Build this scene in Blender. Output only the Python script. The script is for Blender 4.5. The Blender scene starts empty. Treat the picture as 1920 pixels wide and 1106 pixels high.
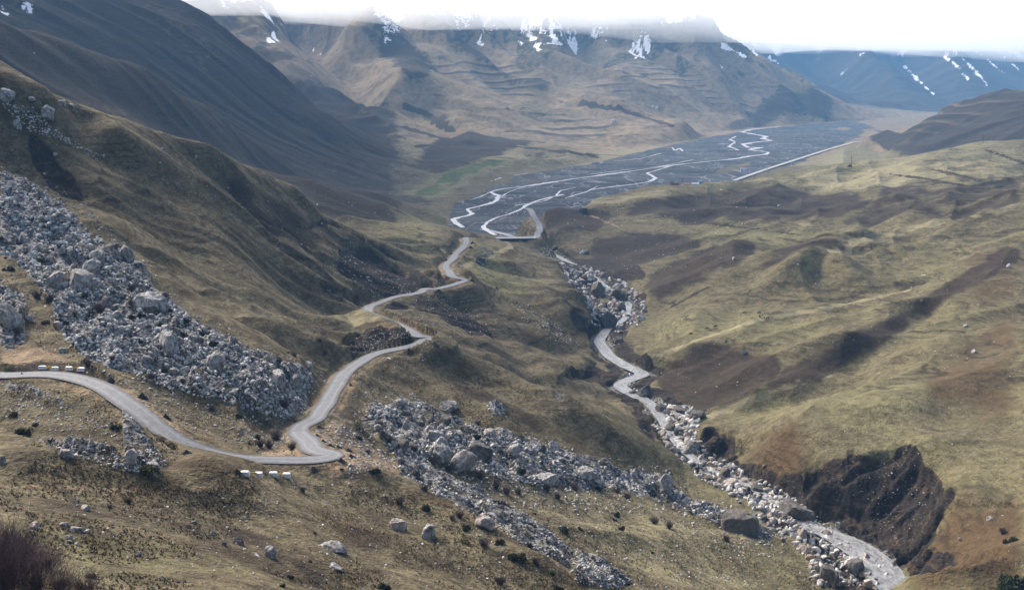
import bpy, bmesh, math, random
import numpy as np
from mathutils import Vector, Matrix

# ------------------------------------------------------------------ camera, sky, sun, exposure
SC = bpy.context.scene
COL = SC.collection
CAM_Z = 130.0
F_PX, PITCH = 2059.0, math.radians(11.07)
cam_data = bpy.data.cameras.new("camera")
cam = bpy.data.objects.new("camera", cam_data)
COL.objects.link(cam)
cam_data.sensor_fit = 'HORIZONTAL'
cam_data.sensor_width = 36.0
cam_data.lens = 36.0 * F_PX / 1920.0
cam_data.clip_start = 0.5
cam_data.clip_end = 60000.0
cam.location = (0, 0, CAM_Z)
cam.rotation_euler = (math.pi / 2 - PITCH, 0, 0)
SC.camera = cam

SUN_EL, SUN_AZ = math.radians(40), math.radians(-42)      # azimuth clockwise from +Y (far right)
world = bpy.data.worlds.new("World")
SC.world = world
world.use_nodes = True
wn = world.node_tree
bg = wn.nodes["Background"]
sky = wn.nodes.new("ShaderNodeTexSky")
sky.sky_type = 'NISHITA'
sky.sun_disc = False
sky.sun_elevation = SUN_EL
sky.sun_rotation = SUN_AZ
sky.air_density = 0.8
sky.dust_density = 6.0
sky.ozone_density = 1.0
wn.links.new(sky.outputs[0], bg.inputs[0])
bg.inputs[1].default_value = 0.15
sun_data = bpy.data.lights.new("sun", 'SUN')
sun_data.energy = 3.2
sun_data.angle = math.radians(20)
sun_data.color = (1.0, 0.94, 0.86)
sun = bpy.data.objects.new("sun", sun_data)
COL.objects.link(sun)
sd = Vector((math.sin(SUN_AZ) * math.cos(SUN_EL), math.cos(SUN_AZ) * math.cos(SUN_EL), math.sin(SUN_EL)))
sun.rotation_euler = sd.to_track_quat('Z', 'Y').to_euler()
SC.view_settings.view_transform = 'Standard'
SC.view_settings.look = 'None'
SC.view_settings.exposure = 1.0
SC.view_settings.gamma = 1.0
SC.view_settings.use_curve_mapping = False
SC.render.engine = 'CYCLES'
SC.cycles.use_denoising = True
SC.cycles.max_bounces = 40
SC.cycles.diffuse_bounces = 2
SC.cycles.glossy_bounces = 2
SC.cycles.volume_bounces = 36
SC.cycles.transparent_max_bounces = 8

# ------------------------------------------------------------------ helpers
rng = np.random.default_rng(7)
random.seed(7)

def tag(o, label=None, cat=None, group=None, kind=None):
    if label: o["label"] = label
    if cat: o["category"] = cat
    if group: o["group"] = group
    if kind: o["kind"] = kind
    return o

def link(name, me, parent=None, mat=None):
    o = bpy.data.objects.new(name, me)
    COL.objects.link(o)
    if parent is not None: o.parent = parent
    if mat is not None and me is not None and not me.materials: me.materials.append(mat)
    return o

def empty(name, loc, rz=0.0):
    o = bpy.data.objects.new(name, None)
    COL.objects.link(o)
    o.location = loc
    o.rotation_euler = (0, 0, rz)
    return o

def copy_tree(o, parent=None):
    c = o.copy()
    COL.objects.link(c)
    if parent is not None: c.parent = parent
    for ch in list(o.children): copy_tree(ch, c)
    return c

def mesh_np(name, V, Fq, smooth=True):
    """mesh from numpy vertices and an (n,k) face array"""
    me = bpy.data.meshes.new(name)
    V = np.asarray(V, np.float32); Fq = np.asarray(Fq, np.int32)
    n, k = Fq.shape
    me.vertices.add(len(V)); me.vertices.foreach_set("co", V.ravel())
    me.loops.add(n * k); me.loops.foreach_set("vertex_index", Fq.ravel())
    me.polygons.add(n)
    me.polygons.foreach_set("loop_start", np.arange(0, n * k, k, dtype=np.int32))
    me.polygons.foreach_set("loop_total", np.full(n, k, np.int32))
    me.polygons.foreach_set("use_smooth", np.full(n, smooth, bool))
    me.update(calc_edges=True)
    return me

def fattr(me, name, vals):
    a = me.attributes.new(name, 'FLOAT', 'POINT')
    a.data.foreach_set("value", np.asarray(vals, np.float32).ravel())

# value noise on a lattice (vectorised)
_tab = np.random.default_rng(11).random((256, 256)).astype(np.float32) * 2 - 1
def noise2(x, y, seed=0):
    x = x + seed * 17.31; y = y + seed * 41.77
    xi = np.floor(x).astype(np.int32); yi = np.floor(y).astype(np.int32)
    fx = (x - xi).astype(np.float32); fy = (y - yi).astype(np.float32)
    fx = fx * fx * fx * (fx * (fx * 6 - 15) + 10); fy = fy * fy * fy * (fy * (fy * 6 - 15) + 10)
    x0 = xi & 255; x1 = (xi + 1) & 255; y0 = yi & 255; y1 = (yi + 1) & 255
    a = _tab[x0, y0]; b = _tab[x1, y0]; c = _tab[x0, y1]; d = _tab[x1, y1]
    return (a + (b - a) * fx) * (1 - fy) + (c + (d - c) * fx) * fy

def fbm(x, y, lam, octs=4, seed=0, gain=0.5):
    t = 0; a = 1.0; n = 0
    for k in range(octs):
        t = t + a * noise2(x / lam, y / lam, seed + k * 3); n += a; a *= gain; lam *= 0.5
    return t / n

def sstep(x, a, b):
    t = np.clip((x - a) / (b - a), 0, 1)
    return t * t * (3 - 2 * t)

# picture pixel of the photograph (1920 x 1106)  <->  direction
CP, SP = math.cos(PITCH), math.sin(PITCH)
def px_dir(u, v):
    a = (np.asarray(u, float) - 960) / F_PX; b = (553 - np.asarray(v, float)) / F_PX
    k = CP + b * SP
    return a / k, (b * CP - SP) / k            # s = x/Y , w = (z-cam)/Y
# ------------------------------------------------------------------ the lie of the land: surveyed points (u, v, distance)
PTS = '''
0 1106 70; 300 1106 85; 600 1106 110; 900 1106 140; 1200 1106 175; 1400 1106 203; 1560 1106 230; -150 1106 62;
0 1000 95; 300 1000 112; 600 1000 140; 900 1000 172; 1200 1000 218; 1400 1000 252; -150 1000 85; 1050 1000 194; 1300 1040 225; 1480 1060 240;
0 915 118; 300 915 140; 450 905 157; 600 915 168; 750 920 185; 900 915 212; 1100 915 252; 1250 915 285; -150 915 105; 1000 940 220;
0 830 143; 150 860 140; 230 800 160; 100 770 165; 350 900 147; 450 830 182; 500 800 192;
0 702 190; 100 705 192; 170 712 188; 230 740 180; 300 800 170; 370 845 167; 450 868 168; 530 875 172; 600 865 177; 630 850 183; 600 835 193; 570 815 202; -120 700 190;
560 805 206; 600 775 222; 620 745 240; 640 710 262; 680 675 285; 740 655 305; 800 640 322; 812 630 330; 780 622 338;
690 580 400; 720 565 412; 780 550 432; 850 535 455; 880 527 470; 860 518 485; 830 505 505; 850 480 550; 875 455 610; 870 442 645;
0 640 213; 0 560 235; 0 450 265; 0 330 300; 200 400 290; 200 500 262; 200 600 232; 300 600 238; 300 690 208; 400 700 215; 400 600 250; 500 700 226; 500 770 207; 550 740 220; -120 560 230; -120 400 270;
0 260 318; 100 330 315; 250 470 280; 100 450 275;
300 400 335; 400 500 322; 500 600 292; 600 650 283; 560 700 240; 650 610 325; 740 602 342; 560 560 350; 650 655 300; 700 640 312;
150 260 345; 230 265 352; 350 345 368; 480 430 385; 600 520 388; 680 578 372; 300 345 350; 420 440 345;
550 440 430; 620 480 432; 690 540 425; 500 400 420; 400 350 400; 760 530 452;
640 450 476; 560 385 462; 800 520 488;
0 180 328; 100 203 340; 200 242 364; 300 276 390; 400 306 420; 500 341 450; 560 367 466; 650 432 486; 750 487 494; 800 510 496; 842 519 490; -120 150 320;
640 410 600; 700 440 590; 800 488 535; 760 410 700; 840 440 660; 620 375 700; 700 385 800; 720 420 650; 820 460 590;
800 388 930; 700 362 980; 570 346 900; 835 408 915; 850 425 800; 760 372 960;
770 322 1380; 750 342 1240; 700 345 1180; 640 235 1500; 720 288 1430; 560 172 1560; 470 100 1610; 310 0 1700; 200 -70 1760; 0 -150 1850; -150 -150 1850;
0 0 1250; 200 130 1150; 400 250 1130; 300 60 1350; 500 220 1330; 620 300 1250; 550 290 1180; -150 0 1150; 150 40 1270; 100 -60 1500;
0 98 800; 100 128 825; 200 163 860; 300 205 905; 400 252 960; 500 295 1020; 570 328 1080; 0 170 700; 200 220 760; 400 300 880; -150 60 760; 500 335 960;
800 352 1180; 850 318 1390; 1000 302 1580; 1200 272 1990; 900 330 1300;
700 285 1560; 850 262 1750; 950 270 1850; 1050 285 1800; 700 205 1980; 640 170 2120; 800 225 1950; 600 120 2450; 530 70 2600; 450 10 2850; 750 160 2250;
660 110 2600; 720 90 2750; 800 130 2500; 850 190 2230; 900 235 2080; 780 180 2240; 700 40 3100; 600 20 3200;
760 55 3000; 850 85 2830; 900 118 2720; 960 150 2610; 1010 178 2500; 1080 192 2430; 1150 222 2330; 1260 243 2270; 1100 250 2200; 1000 230 2250; 950 190 2380; 840 140 2550; 1180 258 2150; 720 0 3400; 650 -40 3600;
950 110 2900; 1000 140 2850; 1050 165 2720; 950 40 3300; 1050 110 3000; 1020 60 3250; 1120 185 2650; 1200 215 2600; 1300 235 2620; 
1100 140 2900; 1200 120 3050; 1200 160 2850; 1150 80 3200; 1300 180 2850; 1350 220 2850; 1250 30 3400; 1100 0 3500;
1280 60 3300; 1340 85 3320; 1400 112 3340; 1450 133 3370; 1500 157 3400; 1550 185 3450; 1590 203 3500; 1630 212 3560; 1400 160 3150; 1300 110 3150; 1400 215 2950; 1500 205 3150; 1180 20 3450; 1000 -20 3600; 850 0 3500; 1480 180 3250;
1400 100 5200; 1500 130 5300; 1600 150 5100; 1550 170 4900; 1650 190 4500; 1750 195 4500; 1700 150 5000; 1800 150 5100; 1900 150 5300; 1900 90 5800; 1700 90 5800; 1500 70 6000; 1980 170 5200; 1720 209 4150; 1820 205 4500; 1600 195 4500; 1600 50 6400; 1800 40 6400; 2000 40 6400; 2050 120 5600; 1400 50 6400;
1682 288 1740; 1720 247 1860; 1770 214 1990; 1850 200 2050; 1920 184 2100; 1850 240 1760; 1920 255 1580; 1760 260 1740; 2050 160 2150; 2050 250 1500; 1780 245 1820;
1000 387 900; 1050 379 915; 1100 372 935; 1200 359 970; 1300 349 1010; 1400 338 1055; 1500 323 1100; 1600 306 1130; 1680 293 1150; 1760 277 1165; 1850 265 1185; 1920 267 1185; 2050 262 1180; 1130 368 945; 1250 354 990; 1350 344 1030; 1450 331 1080; 1550 315 1115; 1640 299 1140; 1800 270 1175;
1010 440 752; 1014 425 790; 1002 405 850; 990 392 895; 960 410 890; 950 447 735; 1060 420 800;
1920 300 1040; 1920 350 830; 1920 400 660; 1920 500 505; 1920 600 412; 1920 700 342; 1920 800 293; 1920 900 252; 1920 1000 222; 1920 1106 198; 2050 400 620; 2050 700 315; 2050 1000 205;
1500 550 530; 1400 500 590; 1300 500 622; 1500 450 690; 1500 400 830; 1500 350 1000; 1300 420 790; 1300 380 910; 1150 420 800; 1100 400 850; 1200 450 738; 1200 500 655; 1100 450 765; 1250 540 580; 1700 330 950; 1650 400 760; 1700 450 640; 1800 450 598; 1800 370 790; 1800 550 452; 1800 620 402; 1700 600 432; 1600 500 580; 1600 570 485; 1400 400 840; 1420 450 700;
1300 600 482; 1400 590 490; 1300 642 432; 1220 672 440; 1400 650 420; 1500 650 412; 1330 765 370; 1420 720 382; 1550 720 366; 1600 700 378; 1700 700 362; 1800 700 352; 1700 780 310; 1800 800 296; 1600 780 318; 1500 780 330; 1400 780 352; 1230 640 480; 1200 620 505; 1600 640 412;
1730 838 281; 1650 850 286; 1600 830 294; 1560 880 279; 1500 860 292; 1450 832 308; 1310 808 340; 1400 820 326; 1480 905 283; 1780 920 256; 1800 940 250; 1750 1030 212; 1740 1090 200; 1850 900 256; 1700 1106 196; 1520 900 284;
1560 960 273; 1600 990 264; 1680 1040 250; 1350 850 322; 1420 890 300;
900 460 648; 950 500 580; 1000 550 520; 940 478 612; 1040 492 640; 1090 570 525; 1100 620 482; 1070 590 490; 900 560 470; 950 620 418; 1000 650 408; 1050 680 396; 1100 700 402; 850 600 415; 800 585 415; 750 595 385; 900 440 700; 890 500 560; 1000 470 690;
850 640 354; 900 700 328; 1000 760 308; 1100 800 305; 1200 850 306; 1240 862 310; 1150 760 345; 1190 810 330; 800 700 298; 700 700 274; 700 760 244; 800 780 264; 900 850 243; 1000 880 248; 750 850 213; 1200 905 284; 950 800 270; 1050 840 275; 650 800 215; 850 720 300; 1060 730 360; 960 690 365; 1120 740 372;
'''
# points the photograph hides behind a crest: (u, distance, height relative to the camera)
HID = '''
-100 520 -35; 100 540 -40; 200 560 -48; 300 590 -62; 400 600 -75; 500 620 -88; 590 600 -84; 0 430 -22; 150 440 -33; 280 480 -50; 400 500 -62;
400 2100 -40; 200 2200 60; 550 2000 -60; 680 1750 -95; 0 2300 120; 600 2200 -20;
700 2900 60; 300 3400 190; 0 3400 220; -200 3000 220; 100 2700 150; 500 3800 220;
900 4000 200; 1200 4300 200; 1380 4000 50; 1500 4000 -60; 1620 4000 -118; 1300 3800 120; 1000 5500 230; 500 5500 250; 0 5500 250; 1000 7500 260; 1500 7500 260; 2000 7500 260; 0 7500 260; 1560 4300 -80;
1750 2900 -122; 1850 2700 -110; 1950 2700 -90; 2100 2800 -60; 1780 3500 -125; 1900 3700 -125; 2100 4000 -110;
1000 990 -122; 1100 1080 -124; 1200 1130 -124; 1300 1170 -124; 1400 1220 -124; 1500 1270 -124; 1600 1310 -122; 1700 1340 -118; 1800 1360 -108; 1920 1380 -100; 2050 1380 -95;
1680 1550 -124; 1800 1500 -112; 1600 1600 -125; 
1150 430 -114; 1210 440 -113; 1250 400 -113; 760 365 -82; 700 380 -84; 640 365 -78; 1760 240 -108; 1800 226 -107; 1700 272 -109;
300 40 -18; 900 40 -22; 1500 60 -35; 1900 80 -48; 0 40 -16; 300 15 -6; 900 15 -7; 1500 15 -9; 1900 20 -14; 900 80 -41; 1500 120 -70; 1900 130 -76; 1700 170 -90; 1300 110 -60; -200 40 -14; 2100 90 -48;
'''
# the gorge: stream line (u, v) with water height relative to the camera
STREAM_UV = [(1720,1150),(1672,1090),(1640,1052),(1600,1022),(1555,1002),(1500,978),(1452,940),(1405,912),(1350,890),(1300,862),(1262,822),(1240,785),(1215,752),(1180,738),(1158,722),(1190,708),(1212,702),(1175,688),(1142,668),(1122,640),(1138,618),(1172,598),(1180,570),(1140,540),(1100,510),(1062,490),(1025,470),(990,456),(950,440),(905,430)]
# braided river bed (flat valley floor)
BED_UV = [(870,430),(900,400),(950,380),(880,400),(1000,345),(1100,330),(1200,320),(1050,360),(1150,345),(1300,300),(1250,330),(1400,290),(1350,320),(1450,280),(1300,275),(1500,255),(1400,262),(1600,240),(1550,230),(1650,225),(1700,220),(1620,260),(1560,285),(1500,300),(1660,270),(1640,285),(980,370),(920,420),(940,425),(1480,240),(1700,216),(1735,214.5),(1680,222),(1600,222),(1738,225),(1640,232),(1590,232)]
EDGE_Z = -119.0

def parse(t): return [tuple(float(c) for c in p.split()) for p in t.replace('\n', ' ').split(';') if p.strip()]

ctrl = []                                        # (s, q, w)
names_uv = []
for u, v, Y in parse(PTS):
    s, w = px_dir(u, v); ctrl.append((s, math.log(Y), w)); names_uv.append((u, v, Y))
for u, Y, z in parse(HID):
    ctrl.append(((u - 960) / F_PX / CP, math.log(Y), z / Y))
def stream_z(v): return -112.0 - 7.0 * min(max((1090 - v) / 640.0, 0), 1)
for u, v in STREAM_UV:
    s, w = px_dir(u, v); z = stream_z(v); ctrl.append((s, math.log(z / w), w))
for u, v in BED_UV:
    s, w = px_dir(u, v); ctrl.append((s, math.log(EDGE_Z / w), (EDGE_Z - 3.0) / (EDGE_Z / w)))

C = np.array(ctrl)
def tps_fit(C, lam=2e-5):
    n = len(C); P = C[:, :2]
    d2 = ((P[:, None] - P[None]) ** 2).sum(-1)
    K = 0.5 * d2 * np.log(d2 + 1e-12)
    A = np.zeros((n + 3, n + 3)); A[:n, :n] = K + lam * np.eye(n)
    A[:n, n] = 1; A[:n, n + 1:] = P; A[n, :n] = 1; A[n + 1:, :n] = P.T
    return np.linalg.solve(A, np.r_[C[:, 2], 0, 0, 0])
coef = tps_fit(C)
def tps_eval(S, Q):
    sh = S.shape; S = S.ravel(); Q = Q.ravel(); out = np.empty(len(S)); n = len(C)
    for i in range(0, len(S), 6000):
        d2 = (S[i:i+6000, None] - C[None, :, 0]) ** 2 + (Q[i:i+6000, None] - C[None, :, 1]) ** 2
        out[i:i+6000] = (0.5 * d2 * np.log(d2 + 1e-12)) @ coef[:n] + coef[n] + coef[n+1] * S[i:i+6000] + coef[n+2] * Q[i:i+6000]
    return out.reshape(sh)

NS = 1120
s_ax = np.linspace(-0.60, 0.60, NS)
q_ax = np.concatenate([np.linspace(math.log(12), math.log(60), 50, endpoint=False),
                       np.linspace(math.log(60), math.log(1250), 1000, endpoint=False),
                       np.linspace(math.log(1250), math.log(7500), 800)])
NQ = len(q_ax)
Y_ax = np.exp(q_ax)
cs = np.linspace(-0.62, 0.62, 230); cq = np.linspace(math.log(11), math.log(7600), 460)
Wc = tps_eval(*np.meshgrid(cs, cq))
def cubic_w(pos, n):
    i = np.clip(np.floor(pos).astype(int), 1, n - 3); t = pos - i
    w = np.stack([-0.5*t+t*t-0.5*t**3, 1-2.5*t*t+1.5*t**3, 0.5*t+2*t*t-1.5*t**3, -0.5*t*t+0.5*t**3])
    return i, w
iq, wq = cubic_w((q_ax - cq[0]) / (cq[1] - cq[0]), len(cq))
isx, wsx = cubic_w((s_ax - cs[0]) / (cs[1] - cs[0]), len(cs))
T1 = sum(wq[k][:, None] * Wc[iq + k - 1] for k in range(4))
W = sum(wsx[k][None, :] * T1[:, isx + k - 1] for k in range(4))
GX = (s_ax[None, :] * Y_ax[:, None]); GY = np.repeat(Y_ax[:, None], NS, 1)
W = np.where(GY < 62, np.minimum(W, -0.58), W)
Z = W * GY                                       # relative to the camera
S2 = np.repeat(s_ax[None, :], NQ, 0); Q2 = np.repeat(q_ax[:, None], NS, 1)

def col_at(s, A):
    f = (s - s_ax[0]) / (s_ax[1] - s_ax[0]); i = int(min(max(math.floor(f), 0), NS - 2)); t = min(max(f - i, 0), 1)
    return A[:, i] * (1 - t) + A[:, i + 1] * t

def hit(u, v, ymin=45.0):
    """first point of the land seen along the line of sight of a photograph pixel -> (x, y, z rel)"""
    s, w = px_dir(u, v); s = float(s); w = float(w)
    R = col_at(s, Z) / Y_ax
    ok = np.nonzero((R >= w) & (Y_ax > ymin))[0]
    if len(ok) == 0: return None
    i = ok[0]
    if i > 0 and R[i] != R[i - 1] and R[i - 1] < w:
        t = (w - R[i - 1]) / (R[i] - R[i - 1])
    else: t = 1.0
    j = max(i - 1, 0)
    Yh = math.exp(q_ax[j] + (q_ax[i] - q_ax[j]) * t)
    zc = R[j] + (R[i] - R[j]) * t
    return (s * Yh, Yh, zc * Yh)

def ground(x, y):
    """land height (rel) at a world point"""
    f = (x / y - s_ax[0]) / (s_ax[1] - s_ax[0]); g = np.interp(math.log(y), q_ax, np.arange(NQ))
    i = int(min(max(f, 0), NS - 2)); j = int(min(max(g, 0), NQ - 2)); a = f - i; b = g - j
    return float((Z[j, i] * (1 - a) + Z[j, i + 1] * a) * (1 - b) + (Z[j + 1, i] * (1 - a) + Z[j + 1, i + 1] * a) * b)

def line_world(uv, step=6.0, ymin=45.0, maxjump=1.25):
    """photograph polyline -> world polyline lying on the land"""
    out = []
    for (u0, v0), (u1, v1) in zip(uv[:-1], uv[1:]):
        n = max(1, int(math.hypot(u1 - u0, v1 - v0) / step))
        for k in range(n):
            t = k / n; out.append((u0 + (u1 - u0) * t, v0 + (v1 - v0) * t))
    out.append(uv[-1])
    P = [hit(u, v, ymin) for u, v in out]
    P = [p for p in P if p is not None]
    Q = [P[0]] if P else []
    for p in P[1:]:
        if 1 / maxjump < p[1] / Q[-1][1] < maxjump: Q.append(p)
    return np.array(Q)

def smooth_line(P, n=2):
    P = P.copy()
    for _ in range(n):
        P[1:-1] = 0.25 * P[:-2] + 0.5 * P[1:-1] + 0.25 * P[2:]
    return P

def window(xmin, xmax, ymin, ymax):
    r0 = np.searchsorted(Y_ax, max(ymin, 12)); r1 = np.searchsorted(Y_ax, ymax) + 1
    y0 = max(ymin, 12.0); ss = [xmin / y0, xmin / ymax, xmax / y0, xmax / ymax]
    c0 = np.searchsorted(s_ax, min(ss)); c1 = np.searchsorted(s_ax, max(ss)) + 1
    return slice(max(r0 - 1, 0), min(r1 + 1, NQ)), slice(max(c0 - 1, 0), min(c1 + 1, NS))

def stroke(P, R):
    """distance, side and height fields of a world polyline within R metres"""
    D = np.full(Z.shape, 1e9, np.float32); H = np.zeros(Z.shape, np.float32); Sg = np.zeros(Z.shape, np.float32)
    for a, b in zip(P[:-1], P[1:]):
        rs, cs_ = window(min(a[0], b[0]) - R, max(a[0], b[0]) + R, min(a[1], b[1]) - R, max(a[1], b[1]) + R)
        X = GX[rs, cs_]; Y = GY[rs, cs_]
        if X.size == 0: continue
        dx, dy = b[0] - a[0], b[1] - a[1]; L2 = dx * dx + dy * dy + 1e-9
        t = np.clip(((X - a[0]) * dx + (Y - a[1]) * dy) / L2, 0, 1)
        d = np.hypot(X - a[0] - t * dx, Y - a[1] - t * dy)
        m = d < D[rs, cs_]
        D[rs, cs_] = np.where(m, d, D[rs, cs_])
        H[rs, cs_] = np.where(m, a[2] + (b[2] - a[2]) * t, H[rs, cs_])
        Sg[rs, cs_] = np.where(m, np.sign(dx * (Y - a[1]) - dy * (X - a[0])), Sg[rs, cs_])
    return D, H, Sg
# ------------------------------------------------------------------ valley floor, gorge, relief, roads
def floor_z(Y): return np.interp(Y, [200, 240, 860, 900, 4200, 8000], [-112.2, -112.4, -119.4, EDGE_Z, EDGE_Z, EDGE_Z + 6])
FL = floor_z(GY)
def soft_floor(Z, k):
    d = Z - FL
    return FL + 0.5 * (d + np.sqrt(d * d + k * k)) - 0.0
KF = np.clip(GY * 0.004, 0.4, 8)
FLAT0 = (Z < FL + 1.0)
Z = np.maximum(Z, FL)

# relief strokes: (points, half width m, height m)
RIDGES = [
 ([(0,180),(100,203),(200,242),(300,276),(400,306),(500,341),(560,367),(650,432),(750,487),(800,510)], 7, 1.5),
 ([(230,265),(350,345),(480,430),(600,520),(660,562)], 9, 2.2),
 ([(150,330),(260,360),(330,410),(400,480),(520,590)], 8, 1.2),
 ([(600,600),(680,590),(740,600),(768,612)], 5, 1.2),
 ([(760,640),(850,690),(930,730),(1040,780),(1130,820),(1230,858)], 10, 2.6),
 ([(880,545),(950,590),(1040,640),(1090,670)], 9, 2.0),
 ([(900,440),(980,490),(1040,520),(1080,570),(1100,610)], 8, 1.5),
 ([(1210,672),(1300,640),(1420,600),(1560,580),(1700,545)], 8, 1.8),
 ([(1300,790),(1420,740),(1500,712),(1580,700)], 8, 1.8),
 ([(1230,560),(1330,520),(1420,455),(1540,470)], 12, 2.6),
 ([(1440,560),(1540,500),(1620,455),(1720,430),(1850,405),(1920,390)], 12, 3.0),
 ([(1460,690),(1560,648),(1640,610),(1720,560),(1790,512),(1900,455)], 9, 1.6),
 ([(1010,400),(1100,400),(1200,385),(1300,362),(1400,352),(1480,350)], 14, 2.0),
 ([(1000,545),(1060,590),(1100,640)], 7, 1.5),
 ([(40,880),(200,900),(330,935),(470,905)], 6, 1.0),
 ([(430,915),(520,990),(640,1060),(760,1106)], 8, 1.6),
 ([(640,880),(760,930),(900,1010),(1000,1080)], 8, 1.5),
 ([(1480,530),(1520,510),(1560,520),(1590,540)], 9, 3.2),
]
RIDGES += [
 ([(870,65),(950,130),(1010,165),(1080,190),(1150,222),(1240,240)], 75, 12), ([(990,50),(1050,110),(1110,150),(1180,200)], 70, 12), ([(600,20),(680,80),(750,140)], 80, 14),
 ([(640,150),(720,200),(830,240),(930,250)], 45, 5), ([(1290,75),(1330,130),(1370,190)], 45, 7), ([(1430,135),(1450,170),(1480,205)], 40, 6), ([(1590,100),(1640,150),(1700,195)], 110, 16), ([(1750,90),(1810,150),(1880,190)], 110, 14),
 ([(0,98),(100,128),(200,163),(300,205),(400,252),(500,295)], 40, 5),
]
HOLLOWS = [
 ([(700,60),(770,120),(800,160),(785,195),(830,225),(860,245)], 75, 16), ([(880,45),(960,120),(1050,165),(1130,205),(1200,225)], 65, 14), ([(520,20),(600,90),(680,150),(740,190)], 75, 14), ([(1080,70),(1140,140),(1200,190)], 60, 9), ([(1330,95),(1375,150),(1420,210)], 40, 8), ([(1480,155),(1520,200)], 40, 6), ([(1510,100),(1580,150),(1640,190)], 110, 14), ([(1680,90),(1740,150),(1800,195)], 110, 16),
 ([(620,270),(720,300),(800,320)], 22, 5), ([(590,200),(660,235),(760,265),(850,285)], 22, 5), ([(880,200),(930,240),(1000,270),(1100,285)], 30, 6), ([(560,40),(620,130),(680,190)], 40, 6),
 ([(250,430),(330,500),(430,590),(520,640),(600,670)], 6, 2.0),
 ([(430,350),(520,440),(600,500),(660,545)], 7, 2.5),
 ([(700,690),(800,740),(900,790),(1000,815)], 8, 1.5),
 ([(860,560),(940,620),(1020,700),(1060,730)], 7, 2.0),
 ([(1320,640),(1380,590),(1450,560)], 12, 1.5),
 ([(1420,760),(1500,735),(1600,670),(1680,620),(1800,540)], 8, 1.5),
 ([(1100,470),(1250,430),(1400,420),(1500,430)], 12, 1.5),
 ([(500,950),(640,1020),(760,1090)], 9, 1.4),
]
for pts, w, h in RIDGES + [(p, w, -h) for p, w, h in HOLLOWS]:
    P = smooth_line(line_world(pts), 3)
    if len(P) < 2: continue
    D, _, _ = stroke(P, w * 2.6)
    big = w > 18
    Z = Z + (4.2 * h * np.clip((Z - FL) / 110, 0.05, 1) if big else 1.9 * h) * np.exp(-(D / w) ** 2)
# broken edges of turf: land drops on the side towards the stream (points, drop m, reach m, side)
SCARPS = [
 ([(1495,908),(1540,870),(1600,851),(1650,846),(1690,831),(1722,840),(1735,864),(1760,880),(1756,902),(1795,930),(1765,962),(1745,1000)], 3.5, 9, -1),
 ([(1310,806),(1350,802),(1390,832)], 3.5, 6, -1),
 ([(1390,832),(1450,818),(1520,820),(1536,850)], 1.6, 7, -1),
 ([(1198,682),(1230,664),(1262,668)], 5.0, 5, -1),
 ([(1060,688),(1110,680),(1165,702)], 3.0, 6, -1),
 ([(640,452),(690,468),(740,497),(800,533)], 4.0, 9, -1),
 ([(655,640),(690,612),(740,610),(785,622)], 3.0, 5, -1),
 ([(815,518),(850,518)], 3.0, 4, -1),
 ([(1640,488),(1680,500),(1740,510),(1790,522)], 2.2, 6, -1),
 ([(1700,462),(1760,468),(1830,480)], 1.6, 6, -1),
 ([(1280,462),(1350,452),(1410,458)], 2.0, 8, -1),
 ([(1500,455),(1560,460),(1620,462)], 1.6, 7, -1),
 ([(1670,326),(1730,334),(1820,350)], 1.2, 5, -1),
 ([(1750,318),(1830,334)], 1.2, 5, -1),
 ([(1845,278),(1880,290),(1920,305)], 1.2, 5, -1),
 ([(1000,388),(1060,384),(1100,392)], 3.0, 12, -1),
 ([(1260,470),(1310,485)], 1.5, 5, -1),
 ([(480,408),(520,420),(560,450),(600,490)], 2.0, 5, -1),
 ([(30,240),(60,246),(110,290),(150,345)], 1.5, 6, -1),
 ([(1050,505),(1090,560),(1130,600),(1110,625)], 2.5, 6, 1),
 ([(1060,650),(1090,655),(1130,675)], 1.5, 5, -1),
 ([(590,530),(620,545),(680,555)], 2.0, 5, -1),
 ([(1880,935),(1820,930),(1795,930)], 1.5, 6, 1),
]
for pts, h, L, sd_ in SCARPS:
    P = smooth_line(line_world(pts, 4), 1)
    if len(P) < 2: continue
    wob = fbm(P[:, 0], P[:, 1], 6, 3, 5)
    D, _, Sg = stroke(P, L * 3.5)
    # `side` -1: the lower land lies to the right of the direction of drawing
    low = (Sg == sd_)
    n = 0.75 + 0.5 * fbm(GX, GY, L * 0.8, 3, 9)
    cap = np.clip(D / (0.35 + 0.15 * L), 0, 1)
    Z = Z - np.where(low & (D < L * 3.5), h * n * np.exp(-(D / L) ** 1.5) * cap ** 0.5, 0)

# road centre lines, surveyed on the land before its small roughness
def resample(P, step):
    d = np.r_[0, np.cumsum(np.hypot(np.diff(P[:, 0]), np.diff(P[:, 1])))]
    n = max(3, int(d[-1] / step)); t = np.linspace(0, d[-1], n)
    return np.stack([np.interp(t, d, P[:, k]) for k in range(3)], 1)
ROADS = [
 ([(-70,697),(0,702),(60,703),(100,705),(140,708),(170,713),(200,724),(230,742),(265,768),(300,797),(335,824),(370,844),(410,858),(450,867),(490,873),(530,875),(570,873),(600,867),(622,860),(636,851),(630,843),(612,838),(592,834),(574,826),(560,815),(560,805),(575,792),(595,778),(610,762),(618,745),(628,725),(640,708),(660,688),(685,673),(715,662),(745,654),(775,648),(798,641),(808,634),(800,628),(785,625)], 2.7),
 ([(684,584),(700,573),(720,563),(750,554),(780,549),(810,543),(840,538),(862,532),(876,527),(866,520),(850,514),(838,507),(835,500),(845,488),(858,474),(870,462),(875,452),(872,445)], 2.5),
 ([(1000,446),(1006,443),(1012,436),(1012,428),(1007,415),(1001,403),(994,393)], 3.0),
]
def road_line(uv):
    return line_world(uv, 3, 45, 1.6)
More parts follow.
